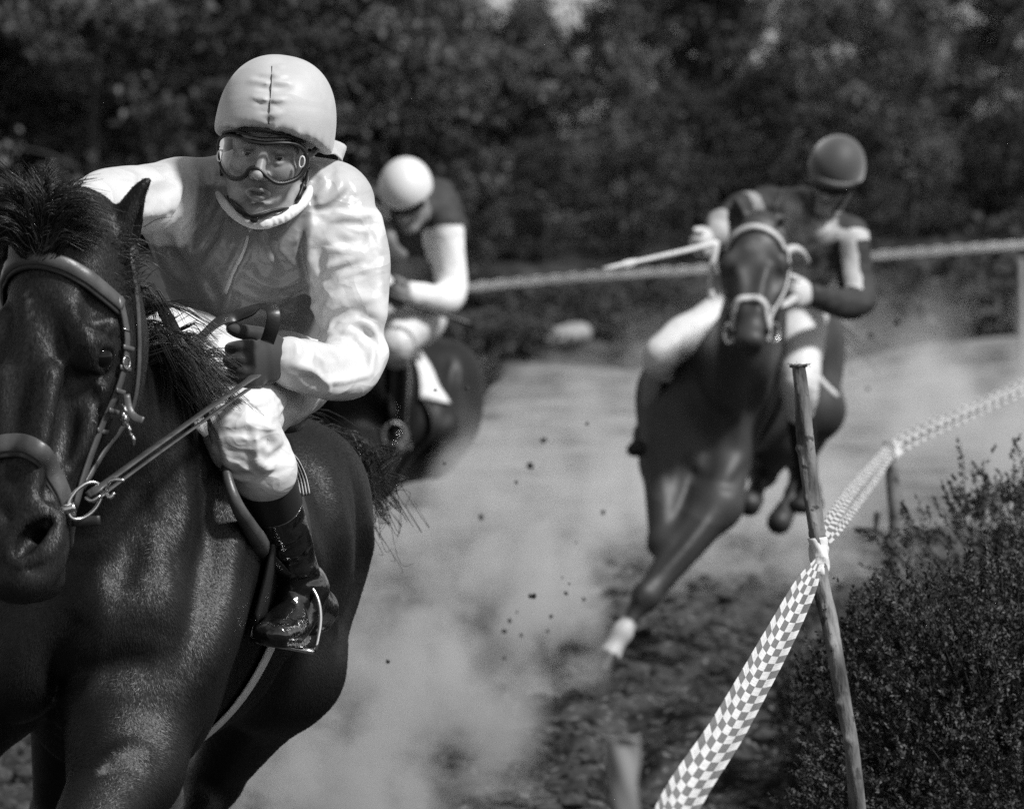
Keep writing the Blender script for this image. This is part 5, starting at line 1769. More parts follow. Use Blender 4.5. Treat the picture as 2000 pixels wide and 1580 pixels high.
# bit: mouthpiece end, loose ring, rein buckle
for s in (1, -1):
    bc = G1.toW(H1(.486, -.098, .082 * s))
    if s == 1: bc = P(152, 978, float(proj(bc)[2]) - .02)
    v, f = torus(bc + V3(.012, 0, .0), nrm(hf1['s'] * s * .55 - V3(0, 1, 0) * .8), .039, .0036, sx=.62, u=nrm(V3(.75, 0, -.66)), n=40)
    ri = mk("bit_ring", v, f, M_STEEL, br)
    mp_ = [G1.toW(H1(.5, -.085, .03 * s)), bc + hf1['s'] * s * -.01, bc + hf1['s'] * s * .012]
    if s == 1:
        dz = float(proj(bc)[2])
        mp_ = [P(92, 1006, dz + .02), P(104, 1002, dz - .005), P(125, 996, dz - .012), P(147, 990, dz - .012)]
    v, f = ringtube(mp_, [.006, .0085, .0095, .0095], 10, n=4)
    mk("bit_mouthpiece", v, tidy(f), M_STEEL, ri)
    if s == 1: bit_c = bc
# small steel fittings and a curled strap end beside the cheek
d_ = float(proj(G1.toW(H1(.36, -.15, .08)))[2]) - .03
for a_, b_ in (((238, 790), (246, 812)), ((244, 806), (240, 830)), ((246, 826), (254, 850)), ((254, 846), (262, 868)), ((240, 800), (236, 822))):
    v, f = ringtube([P(*a_, d_), P((a_[0] + b_[0]) / 2 + 3, (a_[1] + b_[1]) / 2, d_ - .01), P(*b_, d_)], .0036, 6, n=3)
    mk("throat_clip", v, tidy(f), M_STEEL, br)
v, f, uv = strap([P(247, 770, d_), P(252, 800, d_ - .004), P(264, 816, d_ - .01), P(280, 822, d_ - .016)], [V3(.2, -1, .2)] * 4, [.012, .014, .015, .013], .003, n=4)
mk("strap_end", v, f, M_LEATHER, br)
v, f, uv = strap([P(140, 1018, 10.1), P(165, 1018, 10.1), P(196, 1016, 10.1)], [V3(.1, -1, 0)] * 3, [.018, .019, .017], .003, n=4)
mk("strap_end", v, f, M_LEATHER_EDGE, br)
for a_, b_, c2 in (((208, 958), (218, 938), (243, 938)), ((206, 962), (216, 972), (223, 962)), ((168, 972), (180, 978), (196, 968))):
    v, f = ringtube([P(*a_, 10.06), P(*b_, 10.05), P(*c2, 10.05)], .0034, 6, n=5)
    mk("rein_buckle", v, tidy(f), M_STEEL, br)
# reins: tight from the bit to the glove, slack loop over the thumb and back to the other hand
pr = [P(172, 968, 10.08), P(205, 945, 10.1), P(300, 876, 10.3), P(400, 805, 10.55), P(478, 750, 10.74), P(500, 735, 10.78)]
v, f, uv = strap(pr, [V3(-.45, -.7, .55)] * 6, [.018, .021, .024, .025, .025, .025], .0035, n=6)
mk("rein", v, f, M_LEATHER, br)
pr2 = [p + V3(.006, .006, -.012) for p in pr[:5]]
v, f, uv = strap(pr2, [V3(-.45, -.7, .55)] * 5, .013, .003, n=6)
mk("rein", v, f, M_LEATHER, br)
lp = [P(522, 668, 10.80), P(531, 640, 10.79), P(534, 612, 10.79), P(522, 599, 10.81), P(497, 606, 10.84), P(462, 618, 10.86), P(430, 628, 10.84), P(398, 655, 10.8), P(374, 684, 10.78), P(356, 676, 10.76), P(330, 628, 10.72), P(300, 582, 10.66), P(268, 548, 10.6), P(200, 500, 10.62), P(120, 470, 10.6)]
lp = lp[:13]; lp[12] = P(258, 540, 10.42)
for i_ in range(8, 12):
    q_ = G1.hit(*proj(lp[i_])[:2], 9.5, 11.2)
    if q_ is not None:
        dq = float(proj(G1.toW(q_))[2]) - .025
        if dq < proj(lp[i_])[2]: lp[i_] = P(*proj(lp[i_])[:2], dq)
ln_ = [V3(0, -1, .1), V3(.1, -1, .1), V3(.2, -.9, .4), V3(-.1, -.4, 1), V3(-.2, -.75, .6), V3(-.15, -.8, .5), V3(-.3, -.8, .5), V3(-.6, -.8, .4), V3(-.2, -1, .5), V3(.6, -.8, .3), V3(.6, -.8, .2), V3(.5, -.85, .3), V3(.4, -.8, .3), V3(.2, -.9, .3), V3(.2, -.9, .3)]
v, f, uv = strap(lp, ln_[:13], [.027, .027, .027, .027, .027, .026, .026, .028, .03, .028, .03, .022, .014], .003, n=6)
mk("rein", v, f, M_LEATHER_EDGE, br)

# saddle, girth and stirrup of the near horse
sd = empty("saddle", G1.toW((-.3, 0, 1.55)), "small dark racing saddle with pale girth and stirrup on the near horse", "saddle")
def ring_slice(G, x0, angs, zc=1.2, tilt=0.0, lift=.003):
    pts, ns = [], []
    for a in angs:
        ar = R(a)
        v = V3(tilt * -math.cos(ar), math.sin(ar), math.cos(ar)); v = nrm(v)
        p = G.cast(V3(x0, 0, zc) + v * .6, -v, .6, .003)
        if p is None: continue
        pts.append(G.toW(p + v * lift)); ns.append(G.M[:3, :3] @ v)
    return np.array(pts), np.array(ns)
pg, ng = ring_slice(G1, -.17, list(range(40, 321, 8)))
v, f, uv = strap(pg, ng, .075, .006, n=2)
mk("girth", v, f, M_WEB, sd)
seatp = G1.toW(np.array([(-.02, 0, 1.64), (-.14, 0, 1.63), (-.3, 0, 1.61), (-.42, 0, 1.64)]))
sg2 = SDF((-.6, -.3, 1.2), (.2, .3, 1.75), .011, M=M1)
sg2.tube([(.0, 0, 1.60), (-.15, 0, 1.585), (-.32, 0, 1.57), (-.46, 0, 1.6)], [(.06, .03), (.12, .03), (.15, .03), (.14, .035)], k=.03, u=(0, 1, 0))
V, F = sg2.mesh(1)
mk("seat", V, F, M_DARKCLOTH, sd)
for s in (1, -1):
    # flap: a patch of the horse's flank lifted outward, with a rolled pale front edge
    g = []
    xs_ = np.linspace(.1, -.26, 13); zs_ = np.linspace(1.52, 1.2, 13)
    for j, z in enumerate(zs_):
        for i, x in enumerate(xs_):
            xx = x + .05 * (z - 1.35)
            p = G1.cast(V3(xx, .6 * s, z), V3(0, -s, 0), .6, .003)
            if p is None: p = V3(xx, .2 * s, z)
            g.append(G1.toW(p + V3(0, s * .012, 0)))
    g = np.array(g)
    Fq = np.array([(j * 13 + i, j * 13 + i + 1, (j + 1) * 13 + i + 1, (j + 1) * 13 + i) for j in range(12) for i in range(12)])
    fl = mk("flap", g, Fq if s > 0 else Fq[:, ::-1], M_LEATHER_EDGE, sd)
    fl.modifiers.new("thick", 'SOLIDIFY').thickness = .012
    if s == 1:
        e = [P(434, 862, 10.86), P(444, 930, 10.8), P(462, 985, 10.79), P(488, 1030, 10.85), P(506, 1062, 10.95), P(514, 1085, 11.02)]
        v, f = ringtube(e, [.005, .01, .013, .016, .021, .012], 10, n=5)
        mk("knee_roll", v, tidy(f), M_LEATHER, fl)
v, f, uv = strap([P(386, 812, 10.78), P(392, 830, 10.77), P(402, 850, 10.78)], [V3(.1, -1, .2)] * 3, [.02, .026, .01], .004, n=4)
mk("saddle_cloth", v, f, M_WHITECLOTH, sd)
# ribbed elastic surcingle end behind the knee
eb = [P(556, 884, 11.02), P(572, 905, 11.06), P(584, 935, 11.1), P(590, 968, 11.12)]
v, f, uv = strap(eb, [V3(.15, -1, .05)] * 4, [.022, .03, .034, .036], .003, n=6)
eo = mk("elastic_strap", v, f, M_LEATHER_EDGE, sd)
tg = catmull(eb, 6)
for k in range(6):
    o = (k - 2.5) / 6
    wv = np.interp(np.linspace(0, 1, len(tg)), [0, .33, .66, 1], [.022, .03, .034, .036])
    dirv = np.gradient(tg, axis=0); dirv /= np.linalg.norm(dirv, axis=1)[:, None]
    sdv = np.cross(dirv, V3(.15, -1, .05)); sdv /= np.linalg.norm(sdv, axis=1)[:, None]
    v, f = ringtube(tg + sdv * (wv * o)[:, None] + V3(0, -.0035, 0), .0019, 5)
    mk("rib", v, tidy(f), M_WEB, eo)
bg1, up1, fw1, side1, ball1 = boot1
# stirrup iron: an arch over the instep and a tread below the ball of the foot
st_c = ball1 - up1 * .034 + fw1 * .005
arch = []
for a in np.linspace(0, math.pi, 19):
    hgt = .125 * math.sin(a) ** .75
    arch.append(st_c + side1 * (.062 * math.cos(a)) + (up1 * .95 - fw1 * .3) * hgt)
v, f, uv = strap(arch, [nrm(p - (st_c + up1 * .04)) for p in arch], [.018, .014, .013, .018, .013, .014, .018], .007, n=3)
iron = mk("stirrup_iron", v, f, M_STEEL, sd)
v, f, uv = strap([st_c + side1 * .064, st_c, st_c - side1 * .064], [-up1] * 3, [.03, .045, .03], .008, n=4)
mk("tread", v, f, M_STEEL, iron)
topi = arch[9]
v, f, uv = strap([topi, topi * .5 + P(520, 1085, 10.95) * .5, P(512, 1060, 10.98), P(506, 1000, 11.02)], [V3(-.3, -.9, .1)] * 4, [.016, .018, .018, .018], .004, n=4)
mk("stirrup_leather", v, f, M_LEATHER_EDGE, sd)
print("tack 1", round(time.time() - T0, 1))

# ================================================================== the two riders behind
def simple_helmet(q, r, matx, parent, peak=None, rim=.03, hres=.01):
    c, A, h = q['c'], q['A'], q['h']
    g = SDF(c - .25, c + .28, hres)
    g.ell(h(0, .015, .05), r, .01, rot=A)
    X, Y, Z = g.co(tuple(slice(0, n) for n in g.D.shape))
    zl = (X - c[0]) * A[2][0] + (Y - c[1]) * A[2][1] + (Z - c[2]) * A[2][2]
    yl = (X - c[0]) * A[1][0] + (Y - c[1]) * A[1][1] + (Z - c[2]) * A[1][2]
    cut = rim - .22 * np.clip(yl + .05, 0, .15) - zl
    g.D = np.maximum(g.D, cut).astype(np.float32)
    g.ell(h(0, .0, .0), (.088, .11, .05), .01, '-', rot=A)
    V, F = g.mesh(2)
    ho = mk("helmet", V, F, matx, parent)
    return ho

def dark_goggles(q, parent, mf=M_BLACK, z0=.004, hgt=.02):
    h = q['h']; A = q['A']
    ang = np.linspace(-1.25, 1.25, 15)
    pts = [h(.078 * math.sin(a), .002 - .098 * math.cos(a), z0) for a in ang]
    ns = [A[0] * math.sin(a) - A[1] * math.cos(a) for a in ang]
    v, f, uv = strap(pts, ns, hgt * 2.2, .012, n=2)
    return mk("goggles", v, f, mf, parent)

# rider on the bay horse
M_CAP3 = mat("dark_velvet_cap", 0.038, 0.6, 0.35, var=.1, vscale=10, sheen=.5)
M_SKIN_D = mat("weathered_skin", 0.2, 0.5, 0.4, var=0.1, vscale=20, attr="tone")
M_PATCH = mat("grey_checked_cloth", 0.2, 0.5, 0.4, var=0.75, vscale=16, bump2=.4, b2scale=20, detail=1)
r3 = dict(
    base=P(1545, 640, 23.1), label="jockey in dark silks and a dark cap riding the bay horse, whip held out", rot=(17, 18, 24), head=P(1627, 352, 22.66), h=.012, hface=.008, lateral=(.93, .1, -.3),
    skin=M_SKIN_D,
    torso=[(P(1600, 408, 22.76), (.1, .09)), (P(1580, 432, 22.8), (.19, .13)), (P(1562, 490, 22.86), (.172, .13)), (P(1548, 550, 22.98), (.145, .12)), (P(1540, 590, 23.12), (.15, .13))],
    arms=[dict(p=[P(1657, 455, 22.78), P(1676, 588, 22.72), P(1588, 578, 22.45)], r=[.075, .066, .045]),
          dict(p=[P(1498, 398, 22.8), P(1425, 425, 22.62), P(1392, 466, 22.4)], r=[.075, .062, .045])],
    legs=[dict(p=[P(1560, 610, 23.05), P(1562, 730, 22.62), P(1578, 960, 23.0), P(1555, 985, 22.8), P(1590, 985, 23.1)], cuff=P(1562, 800, 22.7), r=[.115, .085, .06], br=[.058, .052, .045]),
          dict(p=[P(1480, 590, 23.05), P(1305, 680, 22.6), P(1262, 850, 22.85), P(1240, 876, 22.65), P(1275, 868, 22.95)], cuff=P(1288, 725, 22.65), r=[.11, .078, .058], br=[.058, .052, .045])],
)
M_SHADE = mat("grey_sleeve_patch", .26, .6, .3, var=.4, vscale=16, bump2=.4, b2scale=20)
q3 = rider(r3)
S3 = q3['silks']
S3.noise_field(30, .006, 9)
V, F = S3.mesh(1)
fc = V[F].mean(1)
dl, pl = dist_poly(fc, np.array(r3['arms'][0]['p'])); dr_, pr_ = dist_poly(fc, np.array(r3['arms'][1]['p']))
fm = np.zeros(len(F), int)
tor = np.array([q[0] for q in r3['torso']])
dt, pt = dist_poly(fc, tor)
arm = (dl < .09) | (dr_ < .09)
fm[~arm & (fc[:, 1] < tor[2][1])] = 2
outw = (fc[:, 0] - np.interp(pl, range(3), np.array(r3['arms'][0]['p'])[:, 0]))
fm[(dl < .09) & (pl > .1) & (pl < .95) & (outw < .02) & (outw > -.045)] = 1
fm[(dl < .09) & (pl <= .16) & (pl > .02)] = 1
fm[(dr_ < .09) & (pr_ > .4) & (pr_ < .62)] = 3
fm[(dr_ < .09) & (pr_ > 1.3)] = 3
mk("silks", V, F, [M_DARKCLOTH, M_SILK_L, M_PATCH, M_SHADE], q3['root'], fmat=fm)
q3['breeches'].noise_field(30, .003, 4)
V, F = q3['breeches'].mesh(1)
mk("breeches", V, F, M_BREECH, q3['root'])
for l in r3['legs']:
    g_, _ = boot_field(l, .011)
    V, F = g_.mesh(1); mk("boot", V, F, M_BOOT_TOP, q3['root'])
ho3 = simple_helmet(q3, (.114, .135, .132), M_CAP3, q3['root'], rim=.035)
h3, A3 = q3['h'], q3['A']
ang = np.linspace(-1.1, 1.1, 13)
v, f, uv = strap([h3(.098 * math.sin(a), .012 - .125 * math.cos(a), .046 - .006 * math.cos(a)) for a in ang], [A3[0] * math.sin(a) - A3[1] * math.cos(a) for a in ang], .03, .012, n=2)
mk("helmet_band", v, f, M_MIDCLOTH, ho3)
dark_goggles(q3, q3['root'])
v, f, uv = strap([h3(-.07, -.02, -.02), h3(-.05, -.06, -.09), h3(0, -.075, -.132), h3(.05, -.06, -.09), h3(.072, -.02, -.02)], [-A3[1] - A3[2] * .3] * 5, .014, .004, n=4)
mk("chin_strap", v, f, M_BLACK, q3['root'])
for a, cu in ((r3['arms'][0], V3(-.3, .9, -.3)), (r3['arms'][1], V3(.3, .9, -.3))):
    w3 = np.asarray(a['p'][2]); ax3 = nrm(w3 - np.asarray(a['p'][1]))
    gl3 = SDF(w3 - .22, w3 + .22, .007)
    fist(gl3, w3 + ax3 * .01, ax3, V3(0, 0, 1), cu)
    V, F = gl3.mesh(1); mk("glove", V, F, M_SILK_L, q3['root'])
wh3 = [P(1402, 474, 22.25), P(1340, 490, 22.2), P(1260, 508, 22.15), P(1178, 526, 22.1)]
v, f = ringtube(wh3, [.011, .011, .01, .009, .008], 8, n=4)
wp = mk("whip", v, tidy(f), M_WEB, None)
put(wp, "slim pale riding whip held out behind the bay horse's head", "whip")
v, f, uv = strap([P(1242, 511, 22.14), P(1225, 516, 22.13), P(1210, 519, 22.13)], [V3(0, -1, .2)] * 3, [.02, .03, .016], .006, n=3)
k_ = mk("flap_end", v, f, M_WHITECLOTH, wp)

# bridle, reins and saddle of the bay horse
b3 = empty("bridle", hf3['O'], "pale padded bridle with white cheek roll on the bay horse", "bridle")
M_PALE = mat("pale_bridle_leather", 0.42, 0.5, 0.4, var=.1, vscale=20)
p_, n_ = around(G3, .03, .06, list(range(-85, 86, 10)))
v, f, uv = strap(p_, n_, .024, .012, n=2); mk("browband", v, f, M_PALE, b3)
p_, n_ = around(G3, .4, .11, list(range(-110, 111, 10)), cn=-.075)
v, f, uv = strap(p_, n_, .026, .012, n=2); mk("noseband", v, f, M_PALE, b3)
for s in (1, -1):
    p_, n_ = side_pts(G3, [(.06, -.09), (.16, -.11), (.28, -.11), (.4, -.1), (.47, -.09)], s, .006)
    v, f, uv = strap(p_, n_, .018, .006, n=3); mk("cheekpiece", v, f, M_PALE if s > 0 else M_LEATHER, b3)
    bc3 = G3.toW(G3.H(.5, -.1, .075 * s))
    v, f = torus(bc3, hf3['s'] * s - V3(0, .6, 0), .036, .007); mk("bit_ring", v, f, M_STEEL, b3)
v, f = ringtube([P(1522, 560, 22.0), P(1524, 520, 21.98), P(1532, 496, 22.0), P(1550, 486, 22.05), P(1566, 494, 22.1), P(1578, 512, 22.2)], [.014, .016, .017, .017, .015, .01], 10, n=4)
mk("rein_loop", v, tidy(f), M_PALE, b3)
v, f, uv = strap([P(1500, 600, 21.7), P(1515, 598, 21.85), P(1538, 592, 22.05), P(1556, 578, 22.25)], [V3(0, -1, .3)] * 4, .03, .006, n=4)
mk("rein", v, f, M_PALE, b3)
v, f, uv = strap([P(1392, 585, 21.7), P(1388, 560, 21.9), P(1392, 520, 22.1), P(1400, 478, 22.25)], [V3(-.3, -1, .3)] * 4, .026, .006, n=4)
mk("rein", v, f, M_PALE, b3)
s3 = empty("saddle", G3.toW((-.3, 0, 1.55)), "racing saddle with pale stirrup leather on the bay horse", "saddle")
sg3 = SDF((-.6, -.3, 1.2), (.2, .3, 1.75), .02, M=M3)
sg3.tube([(.0, 0, 1.60), (-.15, 0, 1.585), (-.32, 0, 1.57), (-.46, 0, 1.6)], [(.06, .03), (.12, .03), (.15, .03), (.14, .035)], k=.03, u=(0, 1, 0))
V, F = sg3.mesh(1); mk("seat", V, F, M_DARKCLOTH, s3)
pg, ng = ring_slice(G3, -.1, list(range(40, 321, 12)))
v, f, uv = strap(pg, ng, .075, .008, n=2); mk("girth", v, f, M_LEATHER_EDGE, s3)
v, f, uv = strap([P(1592, 728, 22.75), P(1612, 752, 22.8), P(1636, 775, 22.9)], [V3(.2, -1, .2)] * 3, .022, .005, n=3)
mk("stirrup_leather", v, f, M_WEB, s3)
print("rider 3", round(time.time() - T0, 1))

# rider on the horse behind
M_CAP2 = mat("white_shell_cap", 0.58, 0.35, 0.5, var=.03, vscale=8)
r2 = dict(
    base=P(800, 660, 25.0), label="jockey in white helmet and dark vest behind the near rider", rot=(-3, 14, 38), head=P(796, 388, 24.6), h=.013, hface=.009, lateral=(1, .1, -.05), skin=M_SKIN_D,
    torso=[(P(800, 410, 24.8), (.11, .1)), (P(808, 405, 24.9), (.21, .14)), (P(812, 470, 24.95), (.185, .14)), (P(806, 550, 25.0), (.16, .13)), (P(800, 610, 25.1), (.16, .14))],
    arms=[dict(p=[P(868, 440, 24.8), P(878, 575, 24.75), P(805, 575, 24.4)], r=[.085, .072, .05]),
          dict(p=[P(722, 400, 24.8), P(706, 520, 24.7), P(756, 570, 24.4)], r=[.082, .07, .05])],
    legs=[dict(p=[P(815, 620, 25.0), P(775, 660, 24.45), P(776, 850, 24.75), P(762, 872, 24.55), P(792, 862, 24.9)], cuff=P(775, 700, 24.48), r=[.12, .095, .06], br=[.06, .054, .045]),
          dict(p=[P(770, 620, 25.0), P(690, 670, 24.5), P(690, 850, 24.8), P(672, 875, 24.6), P(700, 865, 24.9)], cuff=P(690, 710, 24.55), r=[.11, .09, .06], br=[.06, .054, .045])],
)
q2 = rider(r2)
S2 = q2['silks']; S2.noise_field(28, .006, 12)
V, F = S2.mesh(1)
fc = V[F].mean(1)
dl, pl = dist_poly(fc, np.array(r2['arms'][0]['p'])); dr_, pr_ = dist_poly(fc, np.array(r2['arms'][1]['p']))
fm = np.full(len(F), 2)
fm[(dl < .1) & (pl > .06)] = 0; fm[(dr_ < .1) & (pr_ > .06)] = 0
tor = np.array([q[0] for q in r2['torso']])
dt, pt = dist_poly(fc, tor)
fm[(fm == 2) & (pt > 2.2)] = 1
mk("silks", V, F, [M_WHITECLOTH, M_MIDCLOTH, M_DARKCLOTH], q2['root'], fmat=fm)
vt = SDF(np.min(tor, 0) - .35, np.max(tor, 0) + .35, .016)      # padded dark vest over the back and shoulders
vt.tube([P(800, 385, 24.98), P(818, 430, 25.08), P(835, 480, 25.16)], [(.2, .1), (.205, .12), (.18, .09)], k=.03, u=(1, .1, -.05))
vt.tube([P(880, 400, 24.98), P(902, 440, 25.0), P(912, 474, 25.02)], [.035, .03, .012], k=.03)
V, F = vt.mesh(2); mk("vest", V, F, M_DARKCLOTH, q2['root'])
v, f = ringtube([P(752, 440, 24.62), P(758, 462, 24.56), P(768, 486, 24.58), P(790, 500, 24.62)], [.03, .036, .03, .02], 10, n=4)
mk("neck_scarf", v, tidy(f), M_MIDCLOTH, q2['root'])
V, F = q2['breeches'].mesh(1); mk("breeches", V, F, M_BREECH, q2['root'])
for l in r2['legs']:
    g_, _ = boot_field(l, .012)
    V, F = g_.mesh(1); mk("boot", V, F, M_BOOT, q2['root'])
simple_helmet(q2, (.116, .138, .128), M_CAP2, q2['root'], rim=.03)
dark_goggles(q2, q2['root'])
for a, cu in ((r2['arms'][0], V3(-.3, .9, -.3)), (r2['arms'][1], V3(.3, .9, -.3))):
    w3 = np.asarray(a['p'][2]); ax3 = nrm(w3 - np.asarray(a['p'][1]))
    gl3 = SDF(w3 - .22, w3 + .22, .008)
    fist(gl3, w3 + ax3 * .01, ax3, V3(0, 0, 1), cu)
    V, F = gl3.mesh(1); mk("glove", V, F, M_MIDCLOTH, q2['root'])
v, f = ringtube([P(752, 572, 24.28), P(800, 592, 24.3), P(860, 613, 24.32), P(928, 637, 24.35)], [.009, .011, .01, .012], 8, n=4)
wp = mk("whip", v, tidy(f), M_BLACK, None)
put(wp, "black riding whip pointing back from the white helmeted jockey's hand", "whip")
s2 = empty("saddle", G2.toW((-.3, 0, 1.55)), "saddle with white cloth and steel stirrup on the half hidden horse", "saddle")
g = []
xs_ = np.linspace(-.04, -.26, 9); zs_ = np.linspace(1.56, 1.34, 9)
for z in zs_:
    for x in xs_:
        p = G2.cast(V3(x, .6, z), V3(0, -1, 0), .6, .004)
        if p is None: p = V3(x, .2, z)
        g.append(G2.toW(p + V3(0, .014, 0)))
Fq = np.array([(j * 9 + i, j * 9 + i + 1, (j + 1) * 9 + i + 1, (j + 1) * 9 + i) for j in range(8) for i in range(8)])
sc_ = mk("saddle_cloth", np.array(g), Fq, M_WHITECLOTH, s2)
sc_.modifiers.new("thick", 'SOLIDIFY').thickness = .01
pg, ng = ring_slice(G2, -.12, list(range(40, 321, 12)))
v, f, uv = strap(pg, ng, .075, .008, n=2); mk("girth", v, f, M_LEATHER_EDGE, s2)
v, f = torus(P(770, 850, 24.6), V3(.3, -1, 0), .055, .007, sx=.9); mk("stirrup_iron", v, f, mat("dull_iron", .3, .5, .4, metal=1.0), s2)
v, f, uv = strap([P(768, 820, 24.58), P(762, 760, 24.55), P(766, 700, 24.6)], [V3(0, -1, .1)] * 3, .022, .005, n=3)
mk("stirrup_leather", v, f, M_LEATHER, s2)
print("rider 2", round(time.time() - T0, 1))
# ================================================================== fence: stakes and chequered tape
M_STAKE = mat("weathered_stick", .13, .8, .3, var=.85, vscale=26, bump=.9, bscale=120, stretch=(1, 1, .3), bump2=.8, b2scale=34, specks=(46, .6, .05))
def stake(pts, rad, name="fence_stake", knots=(), rough=.0022, sides=22, seed=1):
    rg = np.random.default_rng(seed)
    path = catmull(np.asarray(pts, float), 14)
    N = len(path)
    r = np.interp(np.linspace(0, 1, N), np.linspace(0, 1, len(rad)), rad)
    v, f = ringtube(path, r, sides)
    body = v[:N * sides].reshape(N, sides, 3)
    cen = path[:, None]
    dirv = body - cen
    an = np.arange(sides) / sides * 2 * math.pi
    ph = rg.uniform(0, 6, 6)
    for k in range(5):
        wob = np.sin(an[None] * (k + 1) + ph[k] + np.linspace(0, 9 * (k + 1), N)[:, None]) * rough / (k * .6 + 1)
        body = body + dirv / np.linalg.norm(dirv, axis=2, keepdims=True) * wob[..., None]
    for (t, a0, hgt) in knots:
        i0 = t * (N - 1)
        g = np.exp(-((np.arange(N)[:, None] - i0) / 1.0) ** 2) * np.exp(-(np.angle(np.exp(1j * (an[None] - a0))) / .5) ** 2) * hgt
        body = body + dirv / np.linalg.norm(dirv, axis=2, keepdims=True) * g[..., None]
    v[:N * sides] = body.reshape(-1, 3)
    return v, f
D1 = 12.0
k1 = [P(1561, 712, D1), P(1568, 790, D1), P(1574, 868, D1), P(1583, 960, D1), P(1595, 1050, D1), P(1602, 1100, D1), P(1604, 1150, D1 - .01), P(1622, 1220, D1), P(1641, 1320, D1), P(1657, 1410, D1 - .01), P(1668, 1500, D1), P(1676, 1590, D1), P(1690, 1800, D1), P(1715, 2230, D1)]
v, f = stake(k1, [.0145, .016, .017, .0175, .017, .016, .0175, .017, .0165, .0165, .016, .0165, .018, .02], knots=[(.16, 1.2, .006), (.24, .6, .006), (.3, 2, .005), (.44, .5, .006), (.5, .3, .005), (.66, .8, .009), (.57, .4, .006), (.72, .3, .008)], seed=3)
rt1 = empty("fence_stake", P(1715, 2230, D1), "thin crooked knotty stick in sharp focus carrying the chequered tape", "fence stake", "stakes of the tape fence")
mk("shaft", v, tidy(f), M_STAKE, rt1)
hd = SDF(P(1561, 712, D1) - .06, P(1561, 712, D1) + .06, .0022)      # burred hammered top
hd.ell(P(1561, 714, D1), (.0195, .019, .0055), .004)
hd.ell(P(1561, 709, D1), (.0175, .017, .004), .003, '-')
hd.noise_field(420, .0009, 8)
V, F = hd.mesh(1)
mk("burred_top", V, F, M_STAKE, rt1)
def burr_fn(i):
    a = rng.uniform(0, 6.28); p = P(1561, 712, D1) + V3(math.cos(a) * .018, math.sin(a) * .018, 0)
    return np.array([p, p + V3(math.cos(a) * .005, math.sin(a) * .005, .001), p + V3(math.cos(a) * .008, math.sin(a) * .008, rng.normal(.001, .003))])
v, f = hair(26, burr_fn, r0=.0008, r1=.0003)
mk("splinters", v, f, M_STAKE, rt1)
D2 = 20.5
rt2 = empty("fence_stake", P(1752, 1440, D2), "straight round stake beside the heather where the tape turns", "fence stake", "stakes of the tape fence")
v, f = stake([P(1742, 862, D2), P(1745, 960, D2), P(1748, 1080, D2), P(1752, 1440, D2)], [.025, .024, .024, .026], rough=.003, seed=5, sides=16)
mk("shaft", v, tidy(f), M_STAKE, rt2)
M_STAKE_D = mat("dark_stake_side", .12, .8, .3, var=.5, vscale=10, bump=.5, bscale=40)
rt3 = empty("fence_stake", P(1218, 3600, 6.4), "blurred stake top rising at the bottom edge of the picture", "fence stake", "stakes of the tape fence")
v, f = stake([P(1221, 1446, 6.4), P(1221, 1452, 6.4), P(1220, 1600, 6.4), P(1219, 1900, 6.4), P(1218, 3600, 6.4)], [.0195, .017, .0165, .0165, .018], rough=.003, seed=7)
mk("shaft", v, tidy(f), mat("pale_peeled_stake", .13, .6, .3, var=.5, vscale=7), rt3)
rt4 = empty("fence_stake", P(1997, 765, 54), "far pale stake holding the tape at the right edge of the track", "fence stake", "stakes of the tape fence")
v, f = stake([P(1995, 505, 54), P(1996, 620, 54), P(1997, 790, 54)], [.035, .035, .035], rough=.003, seed=9, sides=12)
mk("shaft", v, tidy(f), mat("whitewashed_wood", .22, .8, .3, var=.2), rt4)
rt5 = empty("fence_stake", P(1432, 790, 54), "far stake holding the tape, mostly hidden behind the bay horse", "fence stake", "stakes of the tape fence")
v, f = stake([P(1432, 512, 54), P(1432, 790, 54)], [.03, .03], rough=.003, seed=11, sides=12)
mk("shaft", v, tidy(f), M_STAKE, rt5)

M_TAPE = bpy.data.materials.new("chequered_barrier_tape")
M_TAPE.use_nodes = True
def tape_mat():
    nt = M_TAPE.node_tree; bs = nt.nodes["Principled BSDF"]; L = nt.links.new
    bs.inputs["Roughness"].default_value = .3; bs.inputs["Specular IOR Level"].default_value = .5
    uv = nt.nodes.new("ShaderNodeUVMap")
    mp = nt.nodes.new("ShaderNodeMapping"); mp.inputs["Scale"].default_value = (1 / .1, 1 / .0148, 1)
    ck = nt.nodes.new("ShaderNodeTexChecker"); ck.inputs["Scale"].default_value = 1.0
    ck.inputs["Color1"].default_value = g3(.7); ck.inputs["Color2"].default_value = g3(.15)
    L(uv.outputs[0], mp.inputs[0]); L(mp.outputs[0], ck.inputs["Vector"]); L(ck.outputs["Color"], bs.inputs["Base Color"])
    tr = nt.nodes.new("ShaderNodeBsdfTranslucent"); L(ck.outputs["Color"], tr.inputs[0])
    ms = nt.nodes.new("ShaderNodeMixShader"); ms.inputs[0].default_value = .22
    L(bs.outputs[0], ms.inputs[1]); L(tr.outputs[0], ms.inputs[2]); L(ms.outputs[0], nt.nodes["Material Output"].inputs[0])
    tcn = nt.nodes.new("ShaderNodeTexCoord"); nz = nt.nodes.new("ShaderNodeTexNoise"); nz.inputs["Scale"].default_value = 35
    L(tcn.outputs["Object"], nz.inputs[0]); bu = nt.nodes.new("ShaderNodeBump"); bu.inputs["Strength"].default_value = .6; bu.inputs["Distance"].default_value = .012
    L(nz.outputs[0], bu.inputs["Height"]); L(bu.outputs[0], bs.inputs["Normal"])
tape_mat()
